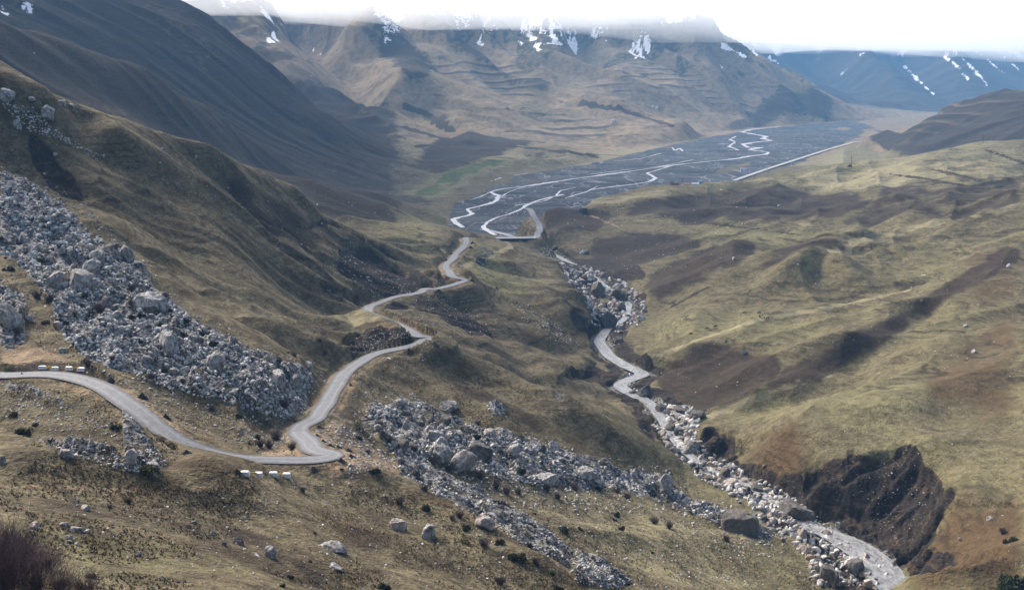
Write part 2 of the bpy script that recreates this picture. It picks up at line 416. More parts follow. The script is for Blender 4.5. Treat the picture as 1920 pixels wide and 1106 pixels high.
A_ = road_line(ROADS[0][0]); B_ = road_line(ROADS[1][0]); C_ = road_line(ROADS[2][0])
s_, w_ = px_dir(922, 446); BR0 = np.array([float(s_) * 738, 738, C_[0, 2]])
def link_pts(p, q, n=12): return np.array([p + (q - p) * t for t in np.linspace(0, 1, n + 2)[1:-1]])
tail = C_[-1] + (C_[-1] - C_[-8]) / np.linalg.norm(C_[-1] - C_[-8]) * np.linspace(4, 45, 8)[:, None]; tail[:, 2] = C_[-1, 2] - np.linspace(0, 4, 8)
ROAD_P = []
for P, hw in ((np.r_[A_, link_pts(A_[-1], B_[0]), B_, link_pts(B_[-1], BR0)], 2.1), (np.r_[C_, tail], 2.7)):
    P = resample(P, 1.6); P = smooth_line(P, 3); zz = P[:, 2].copy()
    for _ in range(80): zz[1:-1] = 0.25 * zz[:-2] + 0.5 * zz[1:-1] + 0.25 * zz[2:]
    P[:, 2] = zz
    ROAD_P.append((P, hw))
# natural roughness in octaves, faded where the mesh is too coarse or the land too near for it
s_arr = S2
M_far = sstep(GY, 1050, 1500)
hgt = np.clip(Z - FL, 0, None)
damp = np.clip(hgt / 3.0, np.where(GY > 850, 0.0, 0.25), 1.0)
seed = 1
for lam in (340, 170, 85, 42, 21, 10, 5, 2.6, 1.3):
    g = np.clip(lam / (0.0075 * GY) - 0.6, 0, 1) * np.clip(GY * 0.16 / lam, 0, 1)
    near_a = 0.034 if lam > 15 else 0.036
    a = lam * (near_a + 0.028 * M_far)
    n = noise2(GX / lam, GY / lam, seed)
    rd = 1 - 2 * np.abs(noise2(GX / lam + 7, GY / lam, seed + 40))        # ridged, for the mountains
    Z = Z + damp * g * a * (n * (1 - M_far) + (0.5 * rd + 0.5 * n) * M_far)
    seed += 1
# gullies running down the great slopes
S2 = S2
def gully(mask, ang, lam_across, lam_along, amp, seed):
    global Z
    ca, sa = math.cos(ang), math.sin(ang)
    al = GX * ca + GY * sa; ac = -GX * sa + GY * ca
    wv = 18 * noise2(al / 160, ac / 160, seed + 5)
    n = noise2((ac + wv) / lam_across, al / lam_along, seed) + 0.5 * noise2((ac + wv) / lam_across * 2.1, al / lam_along * 2, seed + 1)
    Z = Z + mask * amp * (0.6 - 1.4 * np.abs(n))
ML = sstep(GY, 95, 160) * (1 - sstep(GY, 560, 640)) * (1 - sstep(S2, 0.10, 0.16)) * np.clip(hgt / 10, 0, 1)
LG = np.clip(GY / 400, 0.25, 1.3)
gully(ML * LG, math.radians(36), 34, 190, 4.2, 160)
gully(ML * LG, math.radians(30), 13, 80, 1.5, 163)
MR = sstep(GY, 240, 330) * (1 - sstep(GY, 1050, 1150)) * sstep(S2, 0.10, 0.17) * np.clip(hgt / 7, 0, 1)
gully(MR * LG, math.radians(42), 62, 260, 4.6, 170)
gully(MR * LG, math.radians(20), 24, 140, 1.7, 173)
gully(MR * LG, math.radians(75), 30, 110, 1.6, 176)
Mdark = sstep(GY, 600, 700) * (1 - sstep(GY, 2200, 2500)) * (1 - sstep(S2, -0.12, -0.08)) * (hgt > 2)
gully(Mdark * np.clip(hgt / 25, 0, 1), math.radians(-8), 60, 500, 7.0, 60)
gully(Mdark * np.clip(hgt / 25, 0, 1), math.radians(-8), 22, 300, 2.2, 63)
Mmid = sstep(GY, 1650, 2100) * np.clip(hgt / 50, 0, 1)
gully(Mmid, math.radians(-50), 130, 900, 27.0, 66)
gully(Mmid, math.radians(-40), 52, 400, 10.0, 69)
Mj = sstep(GY, 1400, 1500) * (1 - sstep(GY, 2300, 2600)) * sstep(S2, 0.3, 0.34) * np.clip(hgt / 20, 0, 1)
gully(Mj, math.radians(-150), 45, 400, 4.0, 72)
Z = Z + sstep(GY, 2100, 2400) * np.clip(Z - 90, 0, 200) * 0.8
# old field terraces on the middle mountains
Mter = sstep(GY, 1700, 2000) * (1 - sstep(GY, 3200, 3600)) * sstep(S2, -0.14, -0.1) * np.clip(hgt / 12, 0, 1) * sstep(-Z, -70, -20) * sstep(noise2(GX / 260, GY / 260, 81), -0.7, -0.2)
# broken rock slopes
Z = np.maximum(Z, FL + np.where(GY > 850, 0.0, 0.12) * fbm(GX, GY, 14, 3, 90))
del n, rd, g, wob

# roads cut into the land, stream bed carved
ROAD_D = np.full(Z.shape, 1e9, np.float32)
for P, hw in ROAD_P:
    D, H, _ = stroke(P[::2] if len(P) > 8 else P, hw + 9)
    flat = hw + 1.3
    t = sstep(D, flat, flat + np.clip(np.abs(Z - H) * 1.3, 1.0, 6.0))
    Z = np.where(D < hw + 9, (H - 0.15 - 0.5 * sstep(D, hw + 0.2, flat)) * (1 - t) + Z * t, Z)
    nearside = (D > hw) & (D < hw + 9) & (GY < 330) & (Z > H + 0.15)
    ax = stroke(np.c_[P[::2, :2], P[::2, 1]], hw + 9)[1]                    # distance north of the nearest road point
    if P[0, 0] < -50:
        D2, H2, _ = stroke(P[:60:2], hw + 26); lf = (S2 < -0.37) & (D2 > hw) & (D2 < hw + 26) & (GY < H2 * 0 + 196)
        Z = np.where(lf & (GY < P[:, 1].max()) & (GY < 188), np.minimum(Z, H2 - 0.35 - 0.22 * (D2 - hw)), Z)
    Z = np.where(nearside & (GY < ax - 0.6), np.minimum(Z, H + 0.1 + 0.25 * np.clip(D - hw - 4, 0, 9) + 0.10 * np.clip(D - hw - 3, 0, 9) ** 2), Z)
    ROAD_D = np.minimum(ROAD_D, D - hw)
# a turf nose between the two bends of the road, in front of the hidden piece
L_ = link_pts(A_[-1], B_[0], 20)[2:-1]; zl = np.interp(L_[:, 1], *zip(*sorted(zip(ROAD_P[0][0][:, 1][len(A_) // 3:], ROAD_P[0][0][:, 2][len(A_) // 3:]))))
yn = L_[:, 1] - 9.0
NOSE = np.c_[L_[:, 0] * yn / L_[:, 1], yn, zl * yn / L_[:, 1] + 1.3]
D, H, _ = stroke(NOSE, 14)
Z = np.where((D < 14) & (ROAD_D > 1.6), np.maximum(Z, H - 0.02 * D - 0.025 * D * D), Z)
STREAM = []
_hw = [6.5, 6.5, 6.5, 6.0, 4.2, 1.9, 1.4, 1.4, 1.6, 1.8, 1.9, 2.1, 3.0, 3.6, 3.6, 3.6, 4.2, 4.2, 3.8, 3.4, 2.8, 2.2, 2.2, 2.2, 2.2, 2.4, 2.6, 3, 4, 5]
for (u, v), hw in zip(STREAM_UV, _hw):
    s, w = px_dir(u, v); z = stream_z(v); STREAM.append((s * z / w, z / w, z, hw * .62))
STREAM = np.array(STREAM)
D, H, _ = stroke(STREAM[:, :3], 22)
Dh, HW, _ = stroke(np.c_[STREAM[:, :2], STREAM[:, 3]], 22)
edge = D - HW + 1.6 * noise2(GX / 7, GY / 7, 120) + 0.8 * noise2(GX / 2.5, GY / 2.5, 121)
bankz = H - 0.7 + np.clip(edge, 0, None) * (0.55 + 0.35 * noise2(GX / 15, GY / 15, 122)) + np.clip(edge - 2.5, 0, None) * 1.5
Z = np.where(D < 20, np.minimum(Z, bankz), Z)
STREAM_D = edge
# ---- soft-edged masks from outlines drawn on the land
JS = 0.006 * fbm(S2 * 60, Q2 * 60, 1.0, 4, 21) + 0.0025 * noise2(S2 * 300, Q2 * 300, 31)
JQ = 0.012 * fbm(S2 * 60 + 33, Q2 * 60, 1.0, 4, 24) + 0.005 * noise2(S2 * 300 + 9, Q2 * 300, 34)
def box(A, r):
    if r < 1: return A
    P = np.pad(A, ((r + 1, r), (r + 1, r)), mode='edge').cumsum(0).cumsum(1)
    k = 2 * r + 1
    return (P[k:, k:] - P[:-k, k:] - P[k:, :-k] + P[:-k, :-k]) / (k * k)
def poly_mask(uv, blur=3, ymin=45.0):
    pts = [hit(u, v, ymin) for u, v in uv]
    pts = [(p[0] / p[1], math.log(p[1])) for p in pts if p is not None]
    return sq_mask(pts, blur)
def sq_mask(pts, blur=3):
    pts = np.array(pts)
    c0, c1 = np.searchsorted(s_ax, [pts[:, 0].min() - .03, pts[:, 0].max() + .03]); r0, r1 = np.searchsorted(q_ax, [pts[:, 1].min() - .06, pts[:, 1].max() + .06])
    w = (slice(r0, r1), slice(c0, c1))
    X = S2[w] + JS[w]; Y = Q2[w] + JQ[w]
    ins = np.zeros(X.shape, bool)
    for (xa, ya), (xb, yb) in zip(pts, np.roll(pts, -1, 0)):
        if ya == yb: continue
        ins ^= ((ya > Y) != (yb > Y)) & (X < (xb - xa) * (Y - ya) / (yb - ya) + xa)
    A = box(ins.astype(np.float32), blur)
    return w, A

MASK = {k: np.zeros(Z.shape, np.float32) for k in ('green', 'heath', 'earth', 'rock', 'gravel', 'tan', 'snow', 'field', 'rust', 'cliff')}  # heath also carries painted shade
def paint(name, uv, val=1.0, blur=3, mode='max', ymin=45.0):
    w, A = poly_mask(uv, blur, ymin)
    M = MASK[name]
    if mode == 'max': M[w] = np.maximum(M[w], A * val)
    else: M[w] = M[w] * (1 - A) + A * val
def paint_line(name, uv, half, val=1.0, ymin=45.0, soft=0.5):
    P = line_world(uv, 4, ymin)
    if len(P) < 2: return
    D, _, _ = stroke(P, half * 2)
    jit = half * 0.5 * noise2(GX / (half * 1.5), GY / (half * 1.5), 55)
    MASK[name] = np.maximum(MASK[name], val * (1 - sstep(D + jit, half * soft, half * 1.2)))

# regions by rule
NB = fbm(GX, GY, 60, 3, 101)
MASK['green'] += 0.42 * sstep(S2, 0.02, 0.14) * (1 - sstep(GY, 1180, 1300)) * (GY > 190)
MASK['heath'] = np.maximum(MASK['heath'], (0.80 + 0.3 * NB) * Mdark)  # left mountain: heath, with its cloud shadow painted in as well
MASK['heath'] = np.maximum(MASK['heath'], sstep(GY, 1400, 1520) * (1 - sstep(GY, 2300, 2500)) * sstep(S2, 0.3, 0.34) * np.clip(hgt / 6, 0, 1) * 0.95)
far = sstep(GY, 1700, 2000)
MASK['field'] = np.maximum(MASK['field'], 0.72 * sstep(GY, 1480, 1600) * (1 - sstep(GY, 3700, 4100)) * sstep(S2, -0.17, -0.13) * (S2 < 0.3))
MASK['heath'] = np.maximum(MASK['heath'], far * sstep(NB + 0.4 * noise2(GX / 330, GY / 330, 104) + (Z - 20) / 160, 0.15, 0.7) * 0.55)
MASK['heath'] = np.maximum(MASK['heath'], 0.75 * sstep(GY, 4000, 4300))
# dark outlines: heath, plus shade painted on faces turned away from the sun
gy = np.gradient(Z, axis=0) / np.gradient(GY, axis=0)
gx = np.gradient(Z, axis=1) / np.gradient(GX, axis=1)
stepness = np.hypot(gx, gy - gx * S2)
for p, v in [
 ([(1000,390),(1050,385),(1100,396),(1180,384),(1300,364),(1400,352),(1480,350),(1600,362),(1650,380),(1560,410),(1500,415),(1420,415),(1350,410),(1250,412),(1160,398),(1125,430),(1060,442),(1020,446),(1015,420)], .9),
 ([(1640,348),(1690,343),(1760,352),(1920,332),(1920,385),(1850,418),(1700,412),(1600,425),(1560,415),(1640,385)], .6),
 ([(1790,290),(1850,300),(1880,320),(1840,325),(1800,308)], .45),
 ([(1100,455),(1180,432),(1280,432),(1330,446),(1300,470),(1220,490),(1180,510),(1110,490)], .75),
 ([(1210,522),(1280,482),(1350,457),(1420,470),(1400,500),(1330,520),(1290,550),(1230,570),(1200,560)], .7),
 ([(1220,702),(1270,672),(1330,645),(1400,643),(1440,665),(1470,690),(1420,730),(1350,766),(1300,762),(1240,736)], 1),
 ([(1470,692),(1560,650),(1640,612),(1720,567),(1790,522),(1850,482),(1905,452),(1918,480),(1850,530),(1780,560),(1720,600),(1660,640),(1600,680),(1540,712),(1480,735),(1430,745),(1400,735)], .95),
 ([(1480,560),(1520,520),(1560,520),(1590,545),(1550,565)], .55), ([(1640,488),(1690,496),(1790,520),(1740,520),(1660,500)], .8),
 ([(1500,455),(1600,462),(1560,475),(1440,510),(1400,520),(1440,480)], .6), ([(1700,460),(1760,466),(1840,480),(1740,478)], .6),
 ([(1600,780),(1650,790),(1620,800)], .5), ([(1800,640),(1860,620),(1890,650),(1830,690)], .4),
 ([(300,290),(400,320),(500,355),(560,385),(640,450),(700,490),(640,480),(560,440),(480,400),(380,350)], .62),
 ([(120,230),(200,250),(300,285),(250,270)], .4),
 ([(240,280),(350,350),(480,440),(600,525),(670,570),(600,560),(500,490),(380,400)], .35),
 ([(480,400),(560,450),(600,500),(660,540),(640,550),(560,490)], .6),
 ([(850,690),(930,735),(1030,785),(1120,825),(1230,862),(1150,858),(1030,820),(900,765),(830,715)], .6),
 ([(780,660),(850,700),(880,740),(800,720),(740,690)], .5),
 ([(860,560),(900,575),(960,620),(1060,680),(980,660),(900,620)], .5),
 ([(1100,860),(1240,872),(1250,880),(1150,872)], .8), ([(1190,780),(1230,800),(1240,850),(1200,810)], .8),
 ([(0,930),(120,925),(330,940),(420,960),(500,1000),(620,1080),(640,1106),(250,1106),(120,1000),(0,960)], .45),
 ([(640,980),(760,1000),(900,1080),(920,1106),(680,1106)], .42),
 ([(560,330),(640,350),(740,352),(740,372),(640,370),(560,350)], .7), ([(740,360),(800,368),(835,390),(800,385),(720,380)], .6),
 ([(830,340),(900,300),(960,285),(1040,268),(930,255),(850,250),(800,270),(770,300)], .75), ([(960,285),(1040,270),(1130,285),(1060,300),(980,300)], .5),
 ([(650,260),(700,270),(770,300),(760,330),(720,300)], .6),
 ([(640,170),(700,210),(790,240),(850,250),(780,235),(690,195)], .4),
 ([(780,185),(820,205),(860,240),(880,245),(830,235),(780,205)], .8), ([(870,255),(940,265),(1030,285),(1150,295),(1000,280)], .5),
 ([(830,60),(880,70),(940,130),(1000,140),(1050,165),(1020,175),(960,150),(890,110),(840,80)], .9),  # shaded faces of the far spurs, painted dark
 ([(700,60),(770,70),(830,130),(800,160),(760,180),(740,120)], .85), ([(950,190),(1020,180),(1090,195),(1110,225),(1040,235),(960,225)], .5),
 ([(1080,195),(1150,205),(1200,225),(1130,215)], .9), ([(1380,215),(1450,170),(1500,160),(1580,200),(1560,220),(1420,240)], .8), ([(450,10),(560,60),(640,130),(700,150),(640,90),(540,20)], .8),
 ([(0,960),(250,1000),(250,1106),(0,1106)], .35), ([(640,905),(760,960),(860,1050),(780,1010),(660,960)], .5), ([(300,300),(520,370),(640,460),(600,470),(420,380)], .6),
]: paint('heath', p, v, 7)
for p, v in [
 ([(1495,905),(1540,870),(1600,852),(1650,849),(1690,832),(1720,840),(1732,864),(1760,882),(1755,902),(1795,932),(1762,965),(1745,1025),(1705,1055),(1650,1030),(1590,990),(1540,955)], 1),
 ([(1310,808),(1350,800),(1390,835),(1385,862),(1330,858),(1312,830)], 1), ([(1192,682),(1230,664),(1262,668),(1244,695),(1215,700)], .9),
 ([(1060,690),(1110,681),(1165,704),(1150,725),(1100,715)], 1), ([(640,452),(690,468),(760,506),(822,540),(780,546),(720,560),(690,545),(650,520),(630,490)], .95),
 ([(655,640),(690,613),(740,611),(790,625),(780,642),(730,652),(680,667),(650,667)], .95), ([(35,242),(60,247),(110,290),(150,340),(160,380),(120,370),(80,330),(50,280)], .85),
 ([(710,573),(800,556),(850,560),(880,590),(930,625),(900,630),(830,600),(780,577),(720,582)], .75), ([(812,516),(850,518),(862,530),(815,532)], .9),
 ([(1045,500),(1090,490),(1130,480),(1200,500),(1215,520),(1150,530),(1100,560),(1070,530)], .8), ([(1090,560),(1110,600),(1100,630),(1060,600)], .7),
 ([(590,535),(640,540),(690,560),(640,565)], .8), ([(480,410),(530,420),(600,480),(620,500),(560,460)], .65), ([(1180,740),(1220,790),(1230,830),(1190,790)], .8),
 ([(1230,735),(1300,762),(1335,770),(1300,775),(1240,748)], .9), ([(700,650),(760,645),(800,650),(760,700),(700,690)], .4), ([(880,480),(930,470),(960,460),(940,475),(890,500)], .6),
 ([(0,300),(100,370),(160,400),(110,330)], .3), ([(1150,640),(1180,630),(1200,650),(1160,660)], .5), ([(800,440),(850,432),(870,448),(830,470)], .4),
 ([(740,350),(760,365),(700,345)], .5), ([(40,875),(110,880),(200,905),(120,895)], .5),
]: paint('earth', p, v)
for p, v in [
 ([(0,322),(60,345),(110,380),(160,430),(220,470),(290,540),(350,590),(430,640),(520,680),(600,700),(570,760),(545,790),(470,772),(380,748),(300,724),(220,694),(150,668),(110,620),(90,560),(40,500),(0,480)], 1),
 ([(0,530),(45,555),(55,640),(25,660),(0,650)], 1),
 ([(690,760),(760,750),(850,790),(900,800),(1000,832),(1100,862),(1240,892),(1300,940),(1380,962),(1450,1000),(1440,1020),(1340,985),(1240,935),(1150,915),(1000,912),(900,888),(800,868),(720,840),(680,800)], 1),
 ([(740,842),(820,880),(900,920),(960,960),(1040,1000),(1080,1040),(1060,1062),(980,1022),(900,970),(820,930),(740,880)], .8), ([(1070,1040),(1130,1048),(1190,1090),(1150,1106),(1080,1092)], .95),
 ([(230,852),(290,840),(315,870),(290,892),(200,874),(80,832),(60,820)], .75), ([(0,190),(60,200),(100,240),(130,235),(70,250),(20,215)], .8), ([(0,712),(60,722),(130,760),(100,768),(40,738),(0,735)], .8),
 ([(905,752),(940,756),(955,785),(925,780)], .9), ([(1080,655),(1100,650),(1125,680)], .5), ([(1030,740),(1080,745),(1070,765)], .5), ([(420,800),(560,795),(560,830),(480,850)], .45),
 ([(960,560),(1010,580),(1060,620),(1090,650),(1040,630),(980,590)], .45), ([(540,760),(600,740),(660,790),(700,830),(640,830),(580,800)], .5), ([(880,470),(930,460),(940,480),(890,505)], .5), ([(500,440),(560,470),(600,495),(560,490)], .5),
]: paint('rock', p, v, 4)
for p, v in [
 ([(560,832),(600,800),(650,795),(700,835),(760,880),(700,880),(640,900),(600,890),(640,865),(640,840),(600,832)], 1.0), ([(0,645),(60,640),(110,668),(170,692),(100,698),(0,692)], 1.1), ([(480,845),(560,825),(590,850),(560,864),(500,864)], .8),
 ([(180,715),(260,730),(330,780),(450,830),(540,845),(440,845),(330,800),(250,740)], .45), ([(0,905),(120,912),(260,920),(440,912),(460,900),(540,905),(440,925),(260,932),(0,920)], .42), ([(1130,870),(1240,930),(1330,985),(1440,1040),(1400,1045),(1280,990),(1180,930)], .35),
 ([(780,900),(900,960),(1000,1020),(1060,1070),(960,1040),(860,970)], .45), ([(960,400),(1000,395),(1012,430),(990,440),(940,425)], .6), ([(1020,445),(1080,440),(1130,470),(1060,470)], .25), ([(1620,240),(1740,225),(1710,240),(1620,258),(1600,262)], .5),
 ([(1060,282),(1270,262),(1280,270),(1150,290)], .35), ([(650,1106),(760,1010),(860,1040)], .0), ([(770,312),(820,315),(800,320)], .7), ([(810,345),(850,335),(860,345),(820,365)], .5), ([(1200,1000),(1400,1080),(1420,1106),(1200,1106)], .25),
 ([(1500,900),(1480,930),(1520,960),(1600,1000),(1640,1040),(1600,1040),(1500,990),(1450,950)], .3),
]: paint('tan', p, v, 4)
for p, v in [
 ([(870,455),(930,450),(950,500),(1000,540),(960,560),(890,530),(870,480)], .8), ([(790,350),(850,312),(900,296),(1000,290),(1015,296),(940,312),(880,332),(830,368),(770,372),(765,355)], 1.35), ([(1015,296),(1150,280),(1260,268),(1280,275),(1100,300),(960,325),(900,345),(880,332)], .5),
 ([(1230,432),(1300,425),(1420,416),(1540,420),(1640,432),(1540,470),(1400,450),(1300,440)], .75), ([(1250,600),(1400,592),(1560,590),(1680,560),(1730,520),(1640,602),(1500,642),(1440,660),(1330,638),(1200,645)], .7), ([(1430,700),(1520,720),(1640,700),(1760,720),(1700,830),(1560,830),(1420,800),(1330,800)], .6),
 ([(1000,760),(1150,800),(1230,850),(1150,850),(1050,800)], .6), ([(680,380),(760,395),(840,430),(800,490),(700,440)], .6), ([(720,390),(840,400),(830,425),(740,405)], .9), ([(1400,336),(1600,270),(1700,285),(1600,306),(1480,326)], .6), ([(900,790),(1000,815),(1060,840),(960,825)], .6), ([(1180,370),(1400,345),(1300,352)], .3),
 ([(0,960),(200,1000),(600,1106),(0,1106)], .5), ([(640,900),(760,960),(900,1060),(800,1000)], .4),
]: paint('green', p, v, 10)
for p, v in [
 ([(1000,388),(1100,373),(1200,360),(1300,350),(1400,339),(1500,324),(1600,307),(1700,292),(1760,280),(1740,330),(1650,355),(1600,358),(1500,348),(1400,350),(1300,360),(1180,380),(1050,384)], .85), ([(1760,280),(1920,270),(1920,330),(1840,330),(1760,345),(1700,335)], .6),
 ([(1100,272),(1262,260),(1282,268),(1150,290)], .8), ([(700,190),(800,225),(930,245),(920,250),(850,248),(720,215)], .9), ([(660,190),(720,240),(820,290),(760,290),(680,240)], .6), ([(950,240),(1050,230),(1150,228),(1260,243),(1200,258),(1080,262),(1000,255)], .9),
 ([(800,90),(850,90),(950,155),(1060,195),(1000,205),(870,200),(800,150)], .8), ([(1090,120),(1260,100),(1400,160),(1360,220),(1200,205),(1120,165)], .6), ([(1430,130),(1500,158),(1450,175),(1400,150)], .8), ([(1630,240),(1740,228),(1700,245),(1620,255)], .9),
 ([(560,385),(650,450),(760,510),(830,522),(740,480),(640,420)], .7), ([(300,276),(420,312),(560,372),(520,360),(400,312)], .6), ([(240,268),(360,348),(490,436),(610,526),(560,478),(420,380)], .55), ([(400,500),(520,590),(690,582),(740,605),(600,600),(500,620)], .6), ([(860,680),(960,735),(1080,790),(1230,855),(1120,800)], .6), ([(950,490),(1040,500),(1080,560),(1000,540)], .5), ([(300,400),(420,520),(560,640),(460,580),(330,450)], .5), ([(900,890),(1100,905),(1250,960),(1350,1010),(1450,1106),(1250,1106),(1100,1000),(960,930)], .5),
]: paint('field', p, v, 10)
for p, v in [
 ([(1700,700),(1780,660),(1850,600),(1920,560),(1920,780),(1850,800),(1800,770),(1740,780)], .65), ([(1790,930),(1850,935),(1920,940),(1920,1106),(1700,1106),(1740,1040),(1750,980)], 1), ([(1380,840),(1450,820),(1520,820),(1535,850),(1500,890),(1460,915),(1400,880)], 1.3), ([(1480,520),(1560,490),(1640,470),(1560,520)], .35), ([(1800,480),(1920,440),(1920,560),(1840,590),(1780,570)], .6),
 ([(380,980),(560,1000),(640,1080),(500,1090),(400,1040)], .3), ([(1250,765),(1330,770),(1350,800),(1300,800)], .6), ([(1750,830),(1850,850),(1920,840),(1920,900),(1800,890)], .35),
 ([(860,262),(960,268),(1000,278),(900,275)], .2), ([(1400,560),(1480,530),(1470,560)], .4),
]: paint('rust', p, v, 14)
# lines: tracks, wall-like banks, terraces
for nm, p, h, v in [
 ('field', [(1220,672),(1300,640),(1420,600),(1560,575),(1700,545)], 2.2, .9), ('field', [(1320,785),(1420,745),(1500,714),(1570,700)], 2.0, .8), ('field', [(1560,470),(1660,440),(1790,410),(1920,385)], 4, .8), ('field', [(1120,420),(1240,412),(1400,408),(1540,425)], 2.5, .5),
 ('heath', [(1270,412),(1380,425),(1500,440)], 1.6, .9), ('heath', [(1670,327),(1730,335),(1820,350)], 2.4, 1), ('heath', [(1750,318),(1830,336)], 2.4, .9), ('heath', [(1845,280),(1920,306)], 2.6, .9), ('heath', [(1260,575),(1325,540)], 1.6, 1),
 ('tan', [(700,500),(780,478),(860,470)], 1.0, .0), ('field', [(870,500),(920,480),(958,462),(940,445)], 2.2, .9), ('tan', [(1110,405),(1160,425)], 2.0, .8), ('earth', [(640,468),(700,500),(760,522)], 1.2, .8), ('earth', [(690,450),(760,500)], .8, .7), ('earth', [(580,425),(610,415),(640,425),(700,455),(760,495)], 1.0, .8),
 ('heath', [(780,275),(860,268),(940,290)], 6, .8), ('heath', [(640,215),(740,235),(830,260),(920,270),(1060,285),(1160,292)], 8, .9), ('heath', [(760,200),(800,215),(850,248)], 9, .9), ('heath', [(1090,195),(1160,205),(1260,235)], 9, 1), ('heath', [(1040,235),(1120,228),(1180,222)], 3, .5), ('heath', [(950,205),(1020,215),(1060,216)], 4, .7),
 ('heath', [(620,270),(720,300),(800,318)], 6, .7), ('heath', [(590,200),(660,230),(760,260)], 5, .6), ('heath', [(1090,260),(1150,250)], 4, .7), ('heath', [(980,256),(1080,262),(1200,252)], 3, .6),
 ('tan', [(0,912),(140,915),(300,925),(440,912),(520,905)], 1.0, .5), ('earth', [(250,780),(290,810),(330,840)], .8, .8),
]: paint_line(nm, p, h, v)
# snow: high patches, streaks in the gullies
sn = fbm(GX, GY, 90, 4, 140) + 0.5 * noise2((GX + GY) / 40, (GX - GY) / 160, 141)
MASK['snow'] = 0.9 * sstep(sn + (Z - 150) / 110.0, 0.05, 0.75) * sstep(GY, 2300, 2600) * 1.0
for p, v in [([(985,42),(1060,55),(1140,60),(1140,82),(1090,72),(1040,80),(1000,68)], .45), ([(850,55),(900,48),(900,80),(870,75)], .4), ([(1180,60),(1220,70),(1215,105),(1190,110)], .35), ([(715,75),(735,70),(725,95)], .5), ([(30,5),(60,5),(65,15),(40,17)], .8), ([(0,15),(14,18),(8,28),(0,28)], .9), ([(495,58),(515,60),(520,85),(500,80)], .4), ([(1570,138),(1590,132),(1580,146)], .8), ([(580,93),(602,93),(595,100)], .9), ([(1525,85),(1545,90),(1530,98)], .7)]:
    w, A = poly_mask(p, 1, 700)
    n = sstep(noise2((GX[w] + GY[w]) / 14, (GX[w] - GY[w]) / 30, 150) + v, 0.15, 0.3)
    MASK['snow'][w] = np.maximum(MASK['snow'][w], A * n)
for p, h in [([(980,48),(1000,75),(1010,93)], 9), ([(1010,82),(1050,82),(1080,88)], 6), ([(1330,107),(1352,125)], 7), ([(1698,125),(1725,155),(1750,176)], 10), ([(1690,98),(1700,115)], 8), ([(1770,105),(1800,130),(1815,150)], 9), ([(1790,95),(1820,125),(1850,158)], 10), ([(1830,95),(1885,140)], 8), ([(1355,85),(1395,105)], 9), ([(1400,85),(1420,105)], 9), ([(1430,100),(1460,120)], 8), ([(948,60),(978,82)], 6), ([(1880,105),(1920,140)], 9)]:
    P = line_world(p, 2, 1500, 1.6)
    if len(P) > 1:
        D, _, _ = stroke(P, h * 2)
        MASK['snow'] = np.maximum(MASK['snow'], 1 - sstep(D + 0.8 * h * noise2(GX / 25, GY / 25, 160), h * 0.3, h * 0.7))
# gravel bed of the valley
w, A = poly_mask([(838,402),(850,386),(900,362),(980,328),(1100,306),(1250,272),(1400,245),(1600,219),(1738,213),(1700,232),(1625,238),(1610,258),(1500,305),(1392,334)], 5, 700)
w2, A2 = sq_mask([(px_dir(u, v)[0], math.log(Y)) for u, v, Y in [(850,430,840),(1000,440,845),(1060,440,860),(1100,400,960),(1300,340,1050),(1420,338,1150),(1420,338,1280),(1380,338,1400),(1000,380,1250),(838,400,960)]], 2)
G = MASK['gravel']; G[w] = np.maximum(G[w], A); G[w2] = np.maximum(G[w2], A2)
tb = np.where(GY > 850, sstep(box(box(G, 14), 9), 0.0, 0.5), 0)
Z = np.where(GY > 850, FL + (Z - FL) * (1 - tb), Z)
MASK['gravel'] = G * (Z < FL + 1.6)
flatm = (Z < FL + 0.8) & (GY > 850)
MASK['field'] = np.maximum(MASK['field'], 0.35 * flatm)
# gravel plain: bars with thin grass, wet silt
for p, v in [([(930,345),(1000,330),(1080,335),(1000,345)], .5), ([(1180,325),(1240,310),(1290,316),(1220,330)], .45), ([(870,385),(930,352),(980,345),(930,372)], .4), ([(1450,255),(1560,238),(1620,240),(1540,252)], .4), ([(1330,318),(1420,300),(1400,318),(1350,330)], .55), ([(1560,240),(1600,236),(1590,246)], .5)]:
    w, A = poly_mask(p, 3, 700); MASK['gravel'][w] *= 1 - A * v; MASK['tan'][w] = np.maximum(MASK['tan'][w], A * .3)
MASK['rock'] = np.maximum(MASK['rock'], 0.75 * (1 - sstep(STREAM_D, 0.5, 3.5)) * (GY < 760))
gb = fbm(GX, GY, 22, 3, 450)
MASK['earth'] = np.maximum(MASK['earth'], sstep(STREAM_D, 1.5, 3.0) * (1 - sstep(STREAM_D + 5 * gb, 4.5, 9.0)) * (GY < 760) * (GY > 225) * 0.85)
EM = MASK['earth'] * (ROAD_D > 1.0) * (GY < 520)
Z = Z + EM * (3.2 * np.abs(noise2((-GX * .5 + GY * .86) / 5, (GX * .86 + GY * .5) / 20, 440)) + 1.6 * np.abs(noise2((-GX * .5 + GY * .86) / 2.2, (GX * .86 + GY * .5) / 9, 441)) + .8 * np.abs(noise2(GX / 1.3, GY / 1.3, 442)) - 1.3) * np.clip(1.6 - GY / 400, .4, 1) - EM * 1.6
MASK['tan'] = np.maximum(MASK['tan'], 0.55 * (1 - sstep(ROAD_D, 1.0, 3.2)) * (ROAD_D > -9))
# broken rock stands proud of the turf
RK = MASK['rock'] * sstep(ROAD_D, 1.0, 5.0) * (GY < 620) * sstep(STREAM_D, 0.8, 3.0)
bil = sum(a * (1 - 1.6 * np.abs(noise2(GX / l, GY / l, 400 + k))) * np.clip(l / (0.0062 * GY) - .5, 0, 1) for k, (l, a) in enumerate(((11, 1.6), (5, 1.3), (2.4, .9), (1.1, .5))))
Z = Z + np.clip(RK * 1.3 - .2, 0, 1) * (bil - .8)
